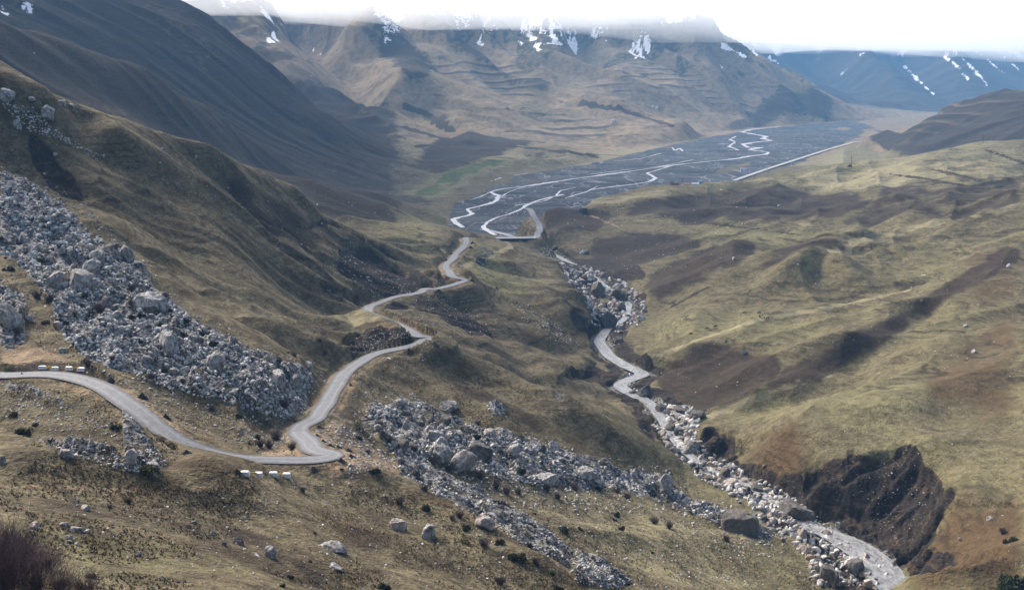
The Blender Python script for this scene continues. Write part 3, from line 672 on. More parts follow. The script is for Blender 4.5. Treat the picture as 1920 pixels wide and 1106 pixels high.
# ------------------------------------------------------------------ materials
class NT:
    def __init__(s, name, rough=0.9, spec=0.2):
        s.m = bpy.data.materials.new(name); s.m.use_nodes = True
        s.t = s.m.node_tree; s.b = s.t.nodes["Principled BSDF"]
        s.b.inputs["Roughness"].default_value = rough
        s.b.inputs["Specular IOR Level"].default_value = spec
        s.geo = s.t.nodes.new("ShaderNodeNewGeometry").outputs["Position"]
    def put(s, sock, v):
        if hasattr(v, 'is_linked'): s.t.links.new(v, sock)
        elif isinstance(v, tuple) and len(v) == 3 and sock.type == 'RGBA': sock.default_value = (*v, 1)
        else: sock.default_value = v
    def math(s, op, a, b=0.0, c=None, clamp=False):
        n = s.t.nodes.new("ShaderNodeMath"); n.operation = op; n.use_clamp = clamp
        s.put(n.inputs[0], a); s.put(n.inputs[1], b)
        if c is not None: s.put(n.inputs[2], c)
        return n.outputs[0]
    def mix(s, f, a, b, blend='MIX'):
        n = s.t.nodes.new("ShaderNodeMix"); n.data_type = 'RGBA'; n.blend_type = blend
        s.put(n.inputs[0], f); s.put(n.inputs[6], a); s.put(n.inputs[7], b)
        return n.outputs[2]
    def scale(s, sx, sy, sz, vec=None):
        n = s.t.nodes.new("ShaderNodeMapping")
        s.put(n.inputs[0], vec or s.geo); n.inputs[3].default_value = (sx, sy, sz)
        return n.outputs[0]
    def noise(s, sc, det=4.0, rough=0.6, vec=None, dist=0.0):
        n = s.t.nodes.new("ShaderNodeTexNoise"); n.noise_dimensions = '3D'
        s.put(n.inputs["Vector"], vec or s.geo); n.inputs["Scale"].default_value = sc
        n.inputs["Detail"].default_value = det; n.inputs["Roughness"].default_value = rough; n.inputs["Distortion"].default_value = dist
        return n.outputs[0]
    def voro(s, sc, vec=None, feat='F1', out="Distance"):
        n = s.t.nodes.new("ShaderNodeTexVoronoi"); n.feature = feat
        s.put(n.inputs["Vector"], vec or s.geo); n.inputs["Scale"].default_value = sc
        return n.outputs[out]
    def attr(s, name):
        n = s.t.nodes.new("ShaderNodeAttribute"); n.attribute_name = name
        return n.outputs["Fac"]
    def rng(s, v, a, b, c=0.0, d=1.0):
        n = s.t.nodes.new("ShaderNodeMapRange"); n.interpolation_type = 'SMOOTHSTEP'
        s.put(n.inputs[0], v)
        for k, x in enumerate((a, b, c, d)): s.put(n.inputs[k + 1], x)
        return n.outputs[0]
    def bump(s, h, strength, dist):
        n = s.t.nodes.new("ShaderNodeBump"); s.put(n.inputs["Height"], h)
        n.inputs["Strength"].default_value = strength; n.inputs["Distance"].default_value = dist
        s.t.links.new(n.outputs[0], s.b.inputs["Normal"])
    def done(s, col):
        s.put(s.b.inputs["Base Color"], col)
        return s.m

def land_material():
    n = NT("hillside turf and rock", 0.95, 0.1)
    big = n.noise(1 / 70, 3); mid = n.noise(1 / 14, 4, 0.65); sm = n.noise(1 / 3.0, 4, 0.7); fine = n.noise(1 / 0.7, 3, 0.7)
    streak = n.noise(1.0, 3, 0.6, n.scale(0.0330, 0.0330, 0.5940), 0.3)
    tuft = n.noise(1 / 0.28, 3, 0.75)
    tex = n.math('ADD', n.math('ADD', n.math('MULTIPLY', sm, 0.4), n.math('MULTIPLY', fine, 0.35)), n.math('MULTIPLY', tuft, 0.25))
    mixn = n.math('ADD', n.math('MULTIPLY', mid, 0.55), n.math('MULTIPLY', tex, 0.45))
    def ragged(name, k=0.9, lo=0.42, hi=0.62, src=None):
        return n.rng(n.math('ADD', n.attr(name), n.math('MULTIPLY', n.math('SUBTRACT', src or mixn, 0.5), k)), lo, hi)
    straw = n.mix(n.rng(tex, 0.36, 0.66), (0.034, 0.026, 0.013), (0.180, 0.150, 0.090))
    straw = n.mix(n.rng(mid, 0.50, 0.68, 0, 0.75), straw, (0.0541, 0.0356, 0.0172))
    olive = n.mix(n.rng(tex, 0.34, 0.66), (0.064, 0.058, 0.025), (0.222, 0.198, 0.105))
    col = n.mix(n.rng(n.math('ADD', n.attr("green"), n.math('MULTIPLY', n.math('SUBTRACT', n.math('ADD', n.math('MULTIPLY', big, .4), n.math('MULTIPLY', mid, .6)), 0.5), 1.6)), 0.15, 0.75), straw, olive)
    col = n.mix(n.rng(n.attr("green"), 0.95, 1.15, 0, 0.8), col, (0.0495, 0.0792, 0.0198))
    fieldc = n.mix(n.rng(tex, 0.3, 0.7), (0.170, 0.148, 0.078), (0.330, 0.290, 0.172))
    col = n.mix(n.math('MULTIPLY', ragged("field", 1.6, 0.25, 0.85), 0.8), col, fieldc)
    rust = n.mix(n.rng(tex, 0.3, 0.7), (0.0462, 0.0264, 0.0132), (0.0990, 0.0607, 0.0297))
    col = n.mix(n.math('MULTIPLY', ragged("rust", 1.8, 0.25, 0.85), 0.85), col, rust)
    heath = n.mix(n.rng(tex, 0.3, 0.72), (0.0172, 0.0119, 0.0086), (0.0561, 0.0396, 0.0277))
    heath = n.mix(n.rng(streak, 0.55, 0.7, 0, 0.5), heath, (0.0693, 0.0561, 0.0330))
    col = n.mix(n.math('MULTIPLY', ragged("heath", 2.1, 0.36, 0.64), 0.94), col, heath)  # heath cover, and the shade painted through the same mask
    tan = n.mix(n.rng(tex, 0.3, 0.7), (0.1320, 0.0858, 0.0462), (0.3036, 0.2310, 0.1518))
    col = n.mix(ragged("tan", 1.8, 0.38, 0.74), col, tan)
    dark = n.rng(streak, 0.52, 0.66, 0, 0.45)
    col = n.mix(dark, col, n.mix(0.55, col, (0.0198, 0.0145, 0.0099)))
    earth = n.mix(n.rng(tex, 0.3, 0.75), (0.0092, 0.0073, 0.0066), (0.0495, 0.0396, 0.0330))
    strat = n.noise(1.0, 4, 0.65, n.scale(0.10, 0.10, 0.55), 1.2)
    earth = n.mix(n.rng(strat, 0.54, 0.64, 0, 0.6), earth, (0.085, 0.058, 0.034))
    earth = n.mix(n.rng(n.noise(1 / 0.9, 2, 0.5), 0.64, 0.72, 0, 0.6), earth, (0.1452, 0.1188, 0.0924))
    col = n.mix(ragged("earth", 0.7, 0.42, 0.56), col, earth)
    far_t = n.mix(n.rng(mixn, 0.40, 0.60), (0.125, 0.092, 0.058), (0.235, 0.180, 0.115))
    col = n.mix(n.math('MULTIPLY', n.math('MULTIPLY', n.attr('far'), n.rng(n.attr('green'), 0.2, 0.6, 1, 0)), n.rng(n.attr('heath'), 0.3, 0.6, 0.85, 0.0)), col, far_t)
    # broken limestone
    cell = n.voro(1 / 1.3, None, 'F1', "Color")
    sep = n.t.nodes.new("ShaderNodeSeparateColor"); n.t.links.new(cell, sep.inputs[0])
    rt = n.math('ADD', n.math('MULTIPLY', fine, 0.5), n.math('MULTIPLY', n.noise(1 / 1.4, 4, 0.7), 0.5))
    rk = n.mix(n.rng(rt, 0.40, 0.60), (0.028, 0.026, 0.024), (0.330, 0.326, 0.318))
    rk = n.mix(n.math('MULTIPLY', sep.outputs[0], 0.35), rk, (0.050, 0.044, 0.038))
    rk = n.mix(n.rng(mid, 0.52, 0.66, 0, 0.85), rk, (0.060, 0.046, 0.025))
    col = n.mix(ragged("rock", 1.5, 0.40, 0.68, n.math('ADD', n.math('MULTIPLY', sm, 0.5), n.math('MULTIPLY', mid, 0.5))), col, rk)
    # old field terraces on the mountains: banks between level strips
    zc = n.t.nodes.new("ShaderNodeSeparateXYZ"); n.t.links.new(n.geo, zc.inputs[0])
    wv = n.math('ADD', n.math('MULTIPLY', n.noise(1 / 300, 3, 0.55), 78.0), n.math('MULTIPLY', n.noise(1 / 60, 3, 0.6), 5.0))
    fr = n.math('FRACT', n.math('DIVIDE', n.math('ADD', zc.outputs[2], wv), 17.0))
    br = n.math('MULTIPLY', n.rng(n.noise(1 / 190, 4, 0.65, n.scale(0.7, 0.7, 1)), 0.46, 0.60), n.attr("ter"))
    bank = n.math('MULTIPLY', n.math('MULTIPLY', n.rng(fr, 0.60, 0.74), n.rng(fr, 0.86, 0.98, 1, 0)), br)
    col = n.mix(n.math('MULTIPLY', bank, 0.8), col, (0.030, 0.024, 0.020))
    col = n.mix(n.math('MULTIPLY', n.math('MULTIPLY', n.rng(fr, 0.0, 0.35, 1, 0), br), 0.45), col, (0.30, 0.245, 0.165))  # pale highlight painted along the lit edge of each strip
    # narrow sheep tracks along the near slopes
    sv = n.math('ADD', n.math('MULTIPLY', n.noise(1 / 28, 3, 0.6), 9.0), n.math('MULTIPLY', sm, 0.7))
    sf = n.math('FRACT', n.math('DIVIDE', n.math('ADD', zc.outputs[2], sv), 1.9))
    tr = n.math('MULTIPLY', n.math('MULTIPLY', n.rng(sf, 0.55, 0.80), n.rng(sf, 0.90, 1.0, 1, 0)), n.rng(n.noise(1 / 22, 3, 0.65), 0.44, 0.62))
    col = n.mix(n.math('MULTIPLY', n.math('MULTIPLY', tr, 0.6), n.math('SUBTRACT', 1.0, n.attr('far'))), col, n.mix(0.7, col, (0.016, 0.012, 0.009)))
    lv = n.math('ADD', n.math('MULTIPLY', n.noise(1 / 45, 4, 0.6), 26.0), n.math('MULTIPLY', mid, 2.5))
    lf = n.math('FRACT', n.math('DIVIDE', n.math('ADD', zc.outputs[2], lv), 7.0))
    le = n.math('MULTIPLY', n.math('MULTIPLY', n.rng(lf, 0.70, 0.90), n.rng(lf, 0.955, 0.985, 1, 0)), n.rng(n.noise(1 / 38, 3, 0.6), 0.50, 0.60))
    col = n.mix(n.math('MULTIPLY', n.math('MULTIPLY', le, 0.75), n.math('SUBTRACT', 1.0, n.attr('far'))), col, n.mix(0.8, col, (0.014, 0.010, 0.008)))
    # scattered pale stones in the turf
    st = n.voro(1 / 2.2); cl = n.noise(1 / 18, 3, 0.7)
    stones = n.math('MULTIPLY', n.rng(st, 0.06, 0.12, 1, 0), n.rng(cl, 0.52, 0.66))
    nearf = n.attr("near")
    col = n.mix(n.math('MULTIPLY', stones, nearf), col, (0.2178, 0.2112, 0.1980))
    gn = n.noise(1 / 30, 4, 0.7, n.scale(0.35, 1, 1)); gf = n.noise(1 / 9, 3, 0.7)
    grav = n.mix(n.rng(gn, 0.35, 0.68), (0.018, 0.022, 0.028), (0.068, 0.075, 0.083))
    grav = n.mix(n.rng(gf, 0.60, 0.72, 0, 0.55), grav, (0.1320, 0.1320, 0.1320))
    grav = n.mix(n.rng(n.noise(1 / 120, 4, 0.65, n.scale(0.5, 1, 1)), 0.57, 0.68, 0, 0.75), grav, (0.0759, 0.0627, 0.0363))
    ch = n.math('ABSOLUTE', n.math('SUBTRACT', n.noise(1 / 75, 3, 0.55, n.scale(1.5, 0.6, 1), 0.6), 0.5))
    grav = n.mix(n.rng(ch, 0.002, 0.011, 0.75, 0), grav, (0.24, 0.24, 0.25))
    ch2 = n.math('ABSOLUTE', n.math('SUBTRACT', n.noise(1 / 30, 3, 0.6, n.scale(1.3, 0.5, 1), 0.6), 0.53))
    grav = n.mix(n.rng(ch2, 0.003, 0.014, 0.45, 0), grav, (0.18, 0.18, 0.19))
    col = n.mix(ragged("gravel", 0.9, 0.36, 0.62), col, grav)
    sn_ = n.math('ADD', n.math('MULTIPLY', n.math('SUBTRACT', n.noise(1 / 34, 6, 0.85), 0.5), 2.4), n.math('MULTIPLY', n.math('SUBTRACT', n.noise(1 / 8, 3, 0.7), 0.5), 1.5))
    col = n.mix(n.rng(n.math('ADD', n.attr("snow"), sn_), 0.52, 0.78), col, (0.86, 0.87, 0.89))
    h = n.math('ADD', n.math('MULTIPLY', sm, 1.0), n.math('MULTIPLY', fine, 0.45))
    h = n.math('ADD', h, n.math('MULTIPLY', n.math('MULTIPLY', n.math('ADD', sep.outputs[0], rt), n.attr("rock")), 0.9))
    n.bump(h, 0.8, 1.4)
    return n.done(col)

def rock_material(name, lo, hi, moss=0.25):
    n = NT(name, 0.92, 0.2)
    tc = n.t.nodes.new("ShaderNodeTexCoord").outputs["Object"]
    inf = n.t.nodes.new("ShaderNodeObjectInfo").outputs["Random"]
    a = n.noise(1 / 0.9, 5, 0.7); b = n.noise(1 / 0.25, 3, 0.7); v = n.noise(1.0, 3, 0.6, n.scale(1.6, 1.6, 0.35))
    c = n.mix(n.rng(n.math('ADD', n.math('MULTIPLY', a, .6), n.math('MULTIPLY', b, .4)), 0.34, 0.64), lo, hi)
    c = n.mix(n.rng(v, 0.5, 0.66, 0, 0.65), c, tuple(x * 0.55 for x in lo))
    c = n.mix(n.math('MULTIPLY', inf, 0.45), c, n.mix(0.5, c, (0.30, 0.24, 0.18)))
    c = n.mix(n.rng(n.noise(1 / 1.7, 4, 0.7), 0.60, 0.70, 0, moss * 2), c, (0.16, 0.115, 0.05))
    n.bump(n.math('ADD', a, n.math('MULTIPLY', b, 0.4)), 0.7, 0.35)
    return n.done(c)

def simple(name, c1, c2, sc=2.0, rough=0.8, spec=0.2, bump=0.0, det=4):
    n = NT(name, rough, spec)
    t = n.noise(sc, det, 0.65)
    if bump: n.bump(t, bump, 0.1)
    return n.done(n.mix(n.rng(t, 0.3, 0.7), c1, c2))

M_LAND = land_material()
def road_material():
    n = NT("worn asphalt road", 0.75, 0.3)
    ac = n.attr("across")
    t = n.noise(1 / 0.6, 4, 0.7); p = n.noise(1 / 4.0, 3, 0.6)
    c = n.mix(n.rng(t, 0.3, 0.7), (0.072, 0.076, 0.083), (0.13, 0.136, 0.147))
    tr = n.math('ABSOLUTE', n.math('SUBTRACT', n.math('ABSOLUTE', ac), 0.42))
    c = n.mix(n.rng(tr, 0.0, 0.16, 0.55, 0), c, (0.165, 0.172, 0.184))
    c = n.mix(n.rng(p, 0.52, 0.66, 0, 0.7), c, (0.075, 0.078, 0.084))
    e = n.math('ADD', n.math('ABSOLUTE', ac), n.math('MULTIPLY', n.math('SUBTRACT', n.noise(1 / 1.5, 3, 0.7), 0.5), 0.5))
    c = n.mix(n.rng(e, 0.62, 0.86, 0, 0.9), c, (0.040, 0.040, 0.041))
    n.bump(t, 0.3, 0.05)
    return n.done(c)
M_ROAD = road_material()
M_DIRTROAD = simple("pale gravel road", (0.26, 0.26, 0.26), (0.34, 0.34, 0.33), 0.2)
def water_material():
    n = NT("silty grey water", 0.45, 0.3)
    t = n.noise(1 / 2.0, 4, 0.7, n.scale(1, 1, 1)); f = n.noise(1 / 0.5, 4, 0.75)
    rp = n.noise(1.0, 5, 0.8, n.scale(0.9, 0.35, 1), 0.8)
    c = n.mix(n.rng(rp, 0.36, 0.60), (0.075, 0.077, 0.077), (0.24, 0.24, 0.235))
    c = n.mix(n.rng(n.math('ADD', n.math('MULTIPLY', f, .4), n.math('MULTIPLY', rp, .6)), 0.57, 0.66, 0, 0.9), c, (0.48, 0.48, 0.48))
    n.bump(f, 0.25, 0.12)
    return n.done(c)
M_WATER = water_material()
M_BRAID = simple("glacier milk water", (0.26, 0.27, 0.285), (0.40, 0.40, 0.42), 1 / 14.0, 0.3, 0.5)

# ------------------------------------------------------------------ the land as meshes
ZW = (Z + CAM_Z)
idx = np.arange(NQ * NS).reshape(NQ, NS)
quads = np.stack([idx[:-1, :-1], idx[:-1, 1:], idx[1:, 1:], idx[1:, :-1]], -1).reshape(-1, 4)
ym = GY[:-1, :-1]; hm = (Z - FL)[:-1, :-1]
cat_f = np.zeros(ym.shape, np.int8)
cat_f[(ym > 1550) & (hm > 1.5)] = 1
cat_f[(ym > 620) & (ym <= 1550) & (S2[:-1, :-1] < -0.085) & ~((ym < 1000) & (S2[:-1, :-1] > -0.21)) & (hm > 1.5)] = 1
cat_f[(ym > 860) & (hm <= 1.5) & (cat_f == 0)] = 2
cat_f = cat_f.ravel()
allV = np.stack([GX, GY, ZW], -1).reshape(-1, 3)
near_attr = 1 - sstep(GY, 420, 700)
for c, nm in enumerate(("hillside", "mountains", "valley_floor")):
    f = quads[cat_f == c]
    used, inv = np.unique(f.ravel(), return_inverse=True)
    me = mesh_np(nm, allV[used], inv.reshape(-1, 4))
    for k in MASK:
        fattr(me, k, MASK[k].ravel()[used])
    fattr(me, "ter", Mter.ravel()[used])
    fattr(me, "far", sstep(GY, 1500, 1800).ravel()[used])
    fattr(me, "near", near_attr.ravel()[used])
    tag(link(nm, me, mat=M_LAND), kind="structure")

def ribbon(name, P, hw, mat, zoff=0.0, kind="structure", nacross=5, wob=0.0, crown=0.0):
    P = np.asarray(P, float); hw = np.broadcast_to(np.asarray(hw, float), (len(P),))
    T = np.gradient(P[:, :2], axis=0); T /= np.linalg.norm(T, axis=1)[:, None] + 1e-9
    N = np.stack([-T[:, 1], T[:, 0]], 1)
    ac = np.linspace(-1, 1, nacross)
    w = np.repeat(ac[None, :], len(P), 0) * hw[:, None]
    if wob:
        j = np.arange(len(P))
        w[:, -1] += wob * noise2(P[:, 0] / 9, P[:, 1] / 9, 201) * hw; w[:, 0] += wob * noise2(P[:, 0] / 9, P[:, 1] / 9, 202) * hw
    V = np.zeros((len(P), nacross, 3))
    V[..., 0] = P[:, None, 0] + N[:, None, 0] * w; V[..., 1] = P[:, None, 1] + N[:, None, 1] * w
    V[..., 2] = P[:, None, 2] + CAM_Z + zoff + crown * (1 - ac[None] ** 2)
    ii = np.arange(len(P) * nacross).reshape(len(P), nacross)
    q = np.stack([ii[:-1, :-1], ii[1:, :-1], ii[1:, 1:], ii[:-1, 1:]], -1).reshape(-1, 4)
    me = mesh_np(name, V.reshape(-1, 3), q)
    fattr(me, "across", np.repeat(ac[None, :], len(P), 0))
    o = link(name, me, mat=mat)
    if kind: tag(o, kind=kind)
    return o
for P, hw in ROAD_P:
    hv = hw * (1 + 0.10 * noise2(P[:, 0] / 12, P[:, 1] / 12, 210))
    ribbon("road", P, hv, M_ROAD, 0.02, nacross=9, wob=0.08, crown=0.05)
SPT = resample(np.c_[STREAM[:, :3]], 2.0)
d0 = np.r_[0, np.cumsum(np.hypot(*np.diff(STREAM[:, :2], axis=0).T))]
d1 = np.r_[0, np.cumsum(np.hypot(*np.diff(SPT[:, :2], axis=0).T))]
hwv = np.interp(d1, d0, STREAM[:, 3])
SPs = smooth_line(SPT, 6)
ribbon("stream", SPs, hwv + 0.45, M_WATER, 0.18, nacross=7)
BRAIDS = [
 ([(1640,219),(1560,227),(1480,236),(1450,239),(1410,243),(1390,248),(1412,252),(1435,256),(1432,261),(1447,264),(1410,268),(1393,271),(1402,277),(1428,277),(1404,281),(1442,286),(1436,290),(1408,293),(1380,298),(1330,303),(1262,310),(1215,317),(1150,326),(1080,335),(1030,343),(985,350),(945,354),(930,357),(918,361),(938,368),(928,379),(900,387),(874,393),(888,402),(862,408),(845,412),(858,420),(868,427)], 1.0),
 ([(1262,310),(1228,321),(1212,325),(1224,331),(1229,335),(1218,341),(1190,346),(1160,349),(1110,356)], .7),
 ([(1056,365),(1010,376),(986,386),(976,393),(955,402),(932,408),(915,416),(905,426),(914,434),(930,441)], .7),
 ([(1380,256),(1368,262),(1379,267),(1366,275),(1385,282)], .5), ([(985,350),(955,360),(935,372),(960,372)], .3), ([(1080,352),(1050,358),(1042,368),(1020,378),(965,386)], .35),
 ([(1260,277),(1266,283),(1274,278),(1280,284)], .4), ([(1240,288),(1200,298),(1150,303)], .3), ([(1120,350),(1100,360),(1060,372)], .35), ([(920,340),(945,332),(990,325)], .35), ([(1300,300),(1240,312),(1180,318),(1100,328)], .4), ([(880,376),(905,368),(918,361)], .3),
]
for uv, k in BRAIDS:
    pts = []
    for u, v in uv:
        s, w = px_dir(u, v); Yb = EDGE_Z / w; pts.append((s * Yb, Yb, EDGE_Z))
    P = smooth_line(resample(np.array(pts), 5), 3)
    ppm = P[:, 1] / F_PX                                        # metres per photograph pixel
    hwb = k * (1.7 + 1.7 * np.clip((P[:, 1] - 900) / 900, 0, 1.6)) * (1 + 0.7 * noise2(P[:, 0] / 45, P[:, 1] / 45, 220))
    ribbon("river", P, hwb, M_BRAID, 0.25, nacross=3, wob=0.5)
pts = []
for u, v in [(1376,338.5),(1400,330),(1450,313),(1500,297),(1550,281),(1600,267),(1640,262),(1690,257),(1730,252)]:
    s, w = px_dir(u, v); Yb = (EDGE_Z + 1.2) / w; pts.append((s * Yb, Yb, EDGE_Z + 1.2))
P = smooth_line(resample(np.array(pts), 8), 3)
ribbon("road", P, 3.2, M_DIRTROAD, 0, nacross=3)
# ------------------------------------------------------------------ rocks
def ico(sub):
    bm = bmesh.new(); bmesh.ops.create_icosphere(bm, subdivisions=sub, radius=1.0)
    V = np.array([v.co[:] for v in bm.verts]); bm.verts.index_update()
    Fc = np.array([[v.index for v in f.verts] for f in bm.faces]); bm.free()
    return V, Fc
ICO = {k: ico(k) for k in (1, 2, 4)}
def rock_shape(seed, sub, squash=0.75, cuts=12, rough=0.085):
    r = np.random.default_rng(seed); V, Fc = ICO[sub]; V = V.copy()
    V *= np.array([1.0, r.uniform(0.65, 0.95), squash * r.uniform(0.85, 1.15)])
    for _ in range(cuts):
        n = r.normal(size=3); n /= np.linalg.norm(n); d = r.uniform(0.40, 0.80)
        d *= np.linalg.norm(n * np.array([1, .8, squash])) + 0.15
        h = V @ n - d; m = h > 0
        V[m] -= np.outer(h[m] * 0.985, n)
    if sub >= 4:
        for lam, a in ((0.55, 1.3), (0.25, 0.8), (0.11, 0.45)):
            w = noise2(V[:, 0] / lam + V[:, 2] / lam * .7, V[:, 1] / lam - V[:, 2] / lam * .6, seed % 50)
            V *= (1 + rough * a * w)[:, None]
    else:
        V *= (1 + r.uniform(-rough * 2, rough * 2, len(V)))[:, None]
    return V, Fc
M_LIME = rock_material("lichened limestone", (0.070, 0.067, 0.062), (0.44, 0.425, 0.40), 0.4)
M_DARKROCK = rock_material("dark wet boulder stone", (0.020, 0.021, 0.022), (0.115, 0.115, 0.112), 0.35)
M_PINKROCK = rock_material("pale pinkish river stone", (0.17, 0.145, 0.13), (0.46, 0.40, 0.36), 0.1)
ROCK_ME = {}
for key, mat, sq in (("lime", M_LIME, .75), ("dark", M_DARKROCK, .8), ("pink", M_PINKROCK, .7), ("tall", M_LIME, 1.25), ("slab", M_LIME, .45), ("darkslab", M_DARKROCK, .5)):
    L = []
    for k in range(6):
        me = mesh_np("boulder", *rock_shape(1000 + 17 * k + len(key) * 101, 4, sq), False)
        me.materials.append(mat); L.append(me)
    ROCK_ME[key] = L
def add_rock(u, v, wpx, hpx, kind, label, group=None, k=None, ymin=45.0, cat="boulder"):
    p = hit(u, v, ymin)
    if p is None: return None
    me = ROCK_ME[kind][rng.integers(6) if k is None else k]
    sq = {"lime": .75, "dark": .8, "pink": .7, "tall": 1.25, "slab": .45, "darkslab": .5}[kind]
    m = p[1] / F_PX
    if v > 900 and u < 700: wpx *= .85; hpx *= .85
    R = wpx * m * 0.54; rz = hpx * m * 0.62 / sq
    o = link("boulder", me)
    o.location = (p[0], p[1], p[2] + CAM_Z + rz * sq * (0.02 if 'slab' in kind else 0.16))
    o.rotation_euler = (rng.uniform(-.15, .15), rng.uniform(-.15, .15), rng.uniform(0, 6.28))
    if kind in ("slab", "darkslab"): o.rotation_euler[1] = rng.uniform(.25, .5); o.rotation_euler[2] = rng.uniform(-.4, .4)
    o.scale = (R, R, rz)
    return tag(o, label, cat, group)
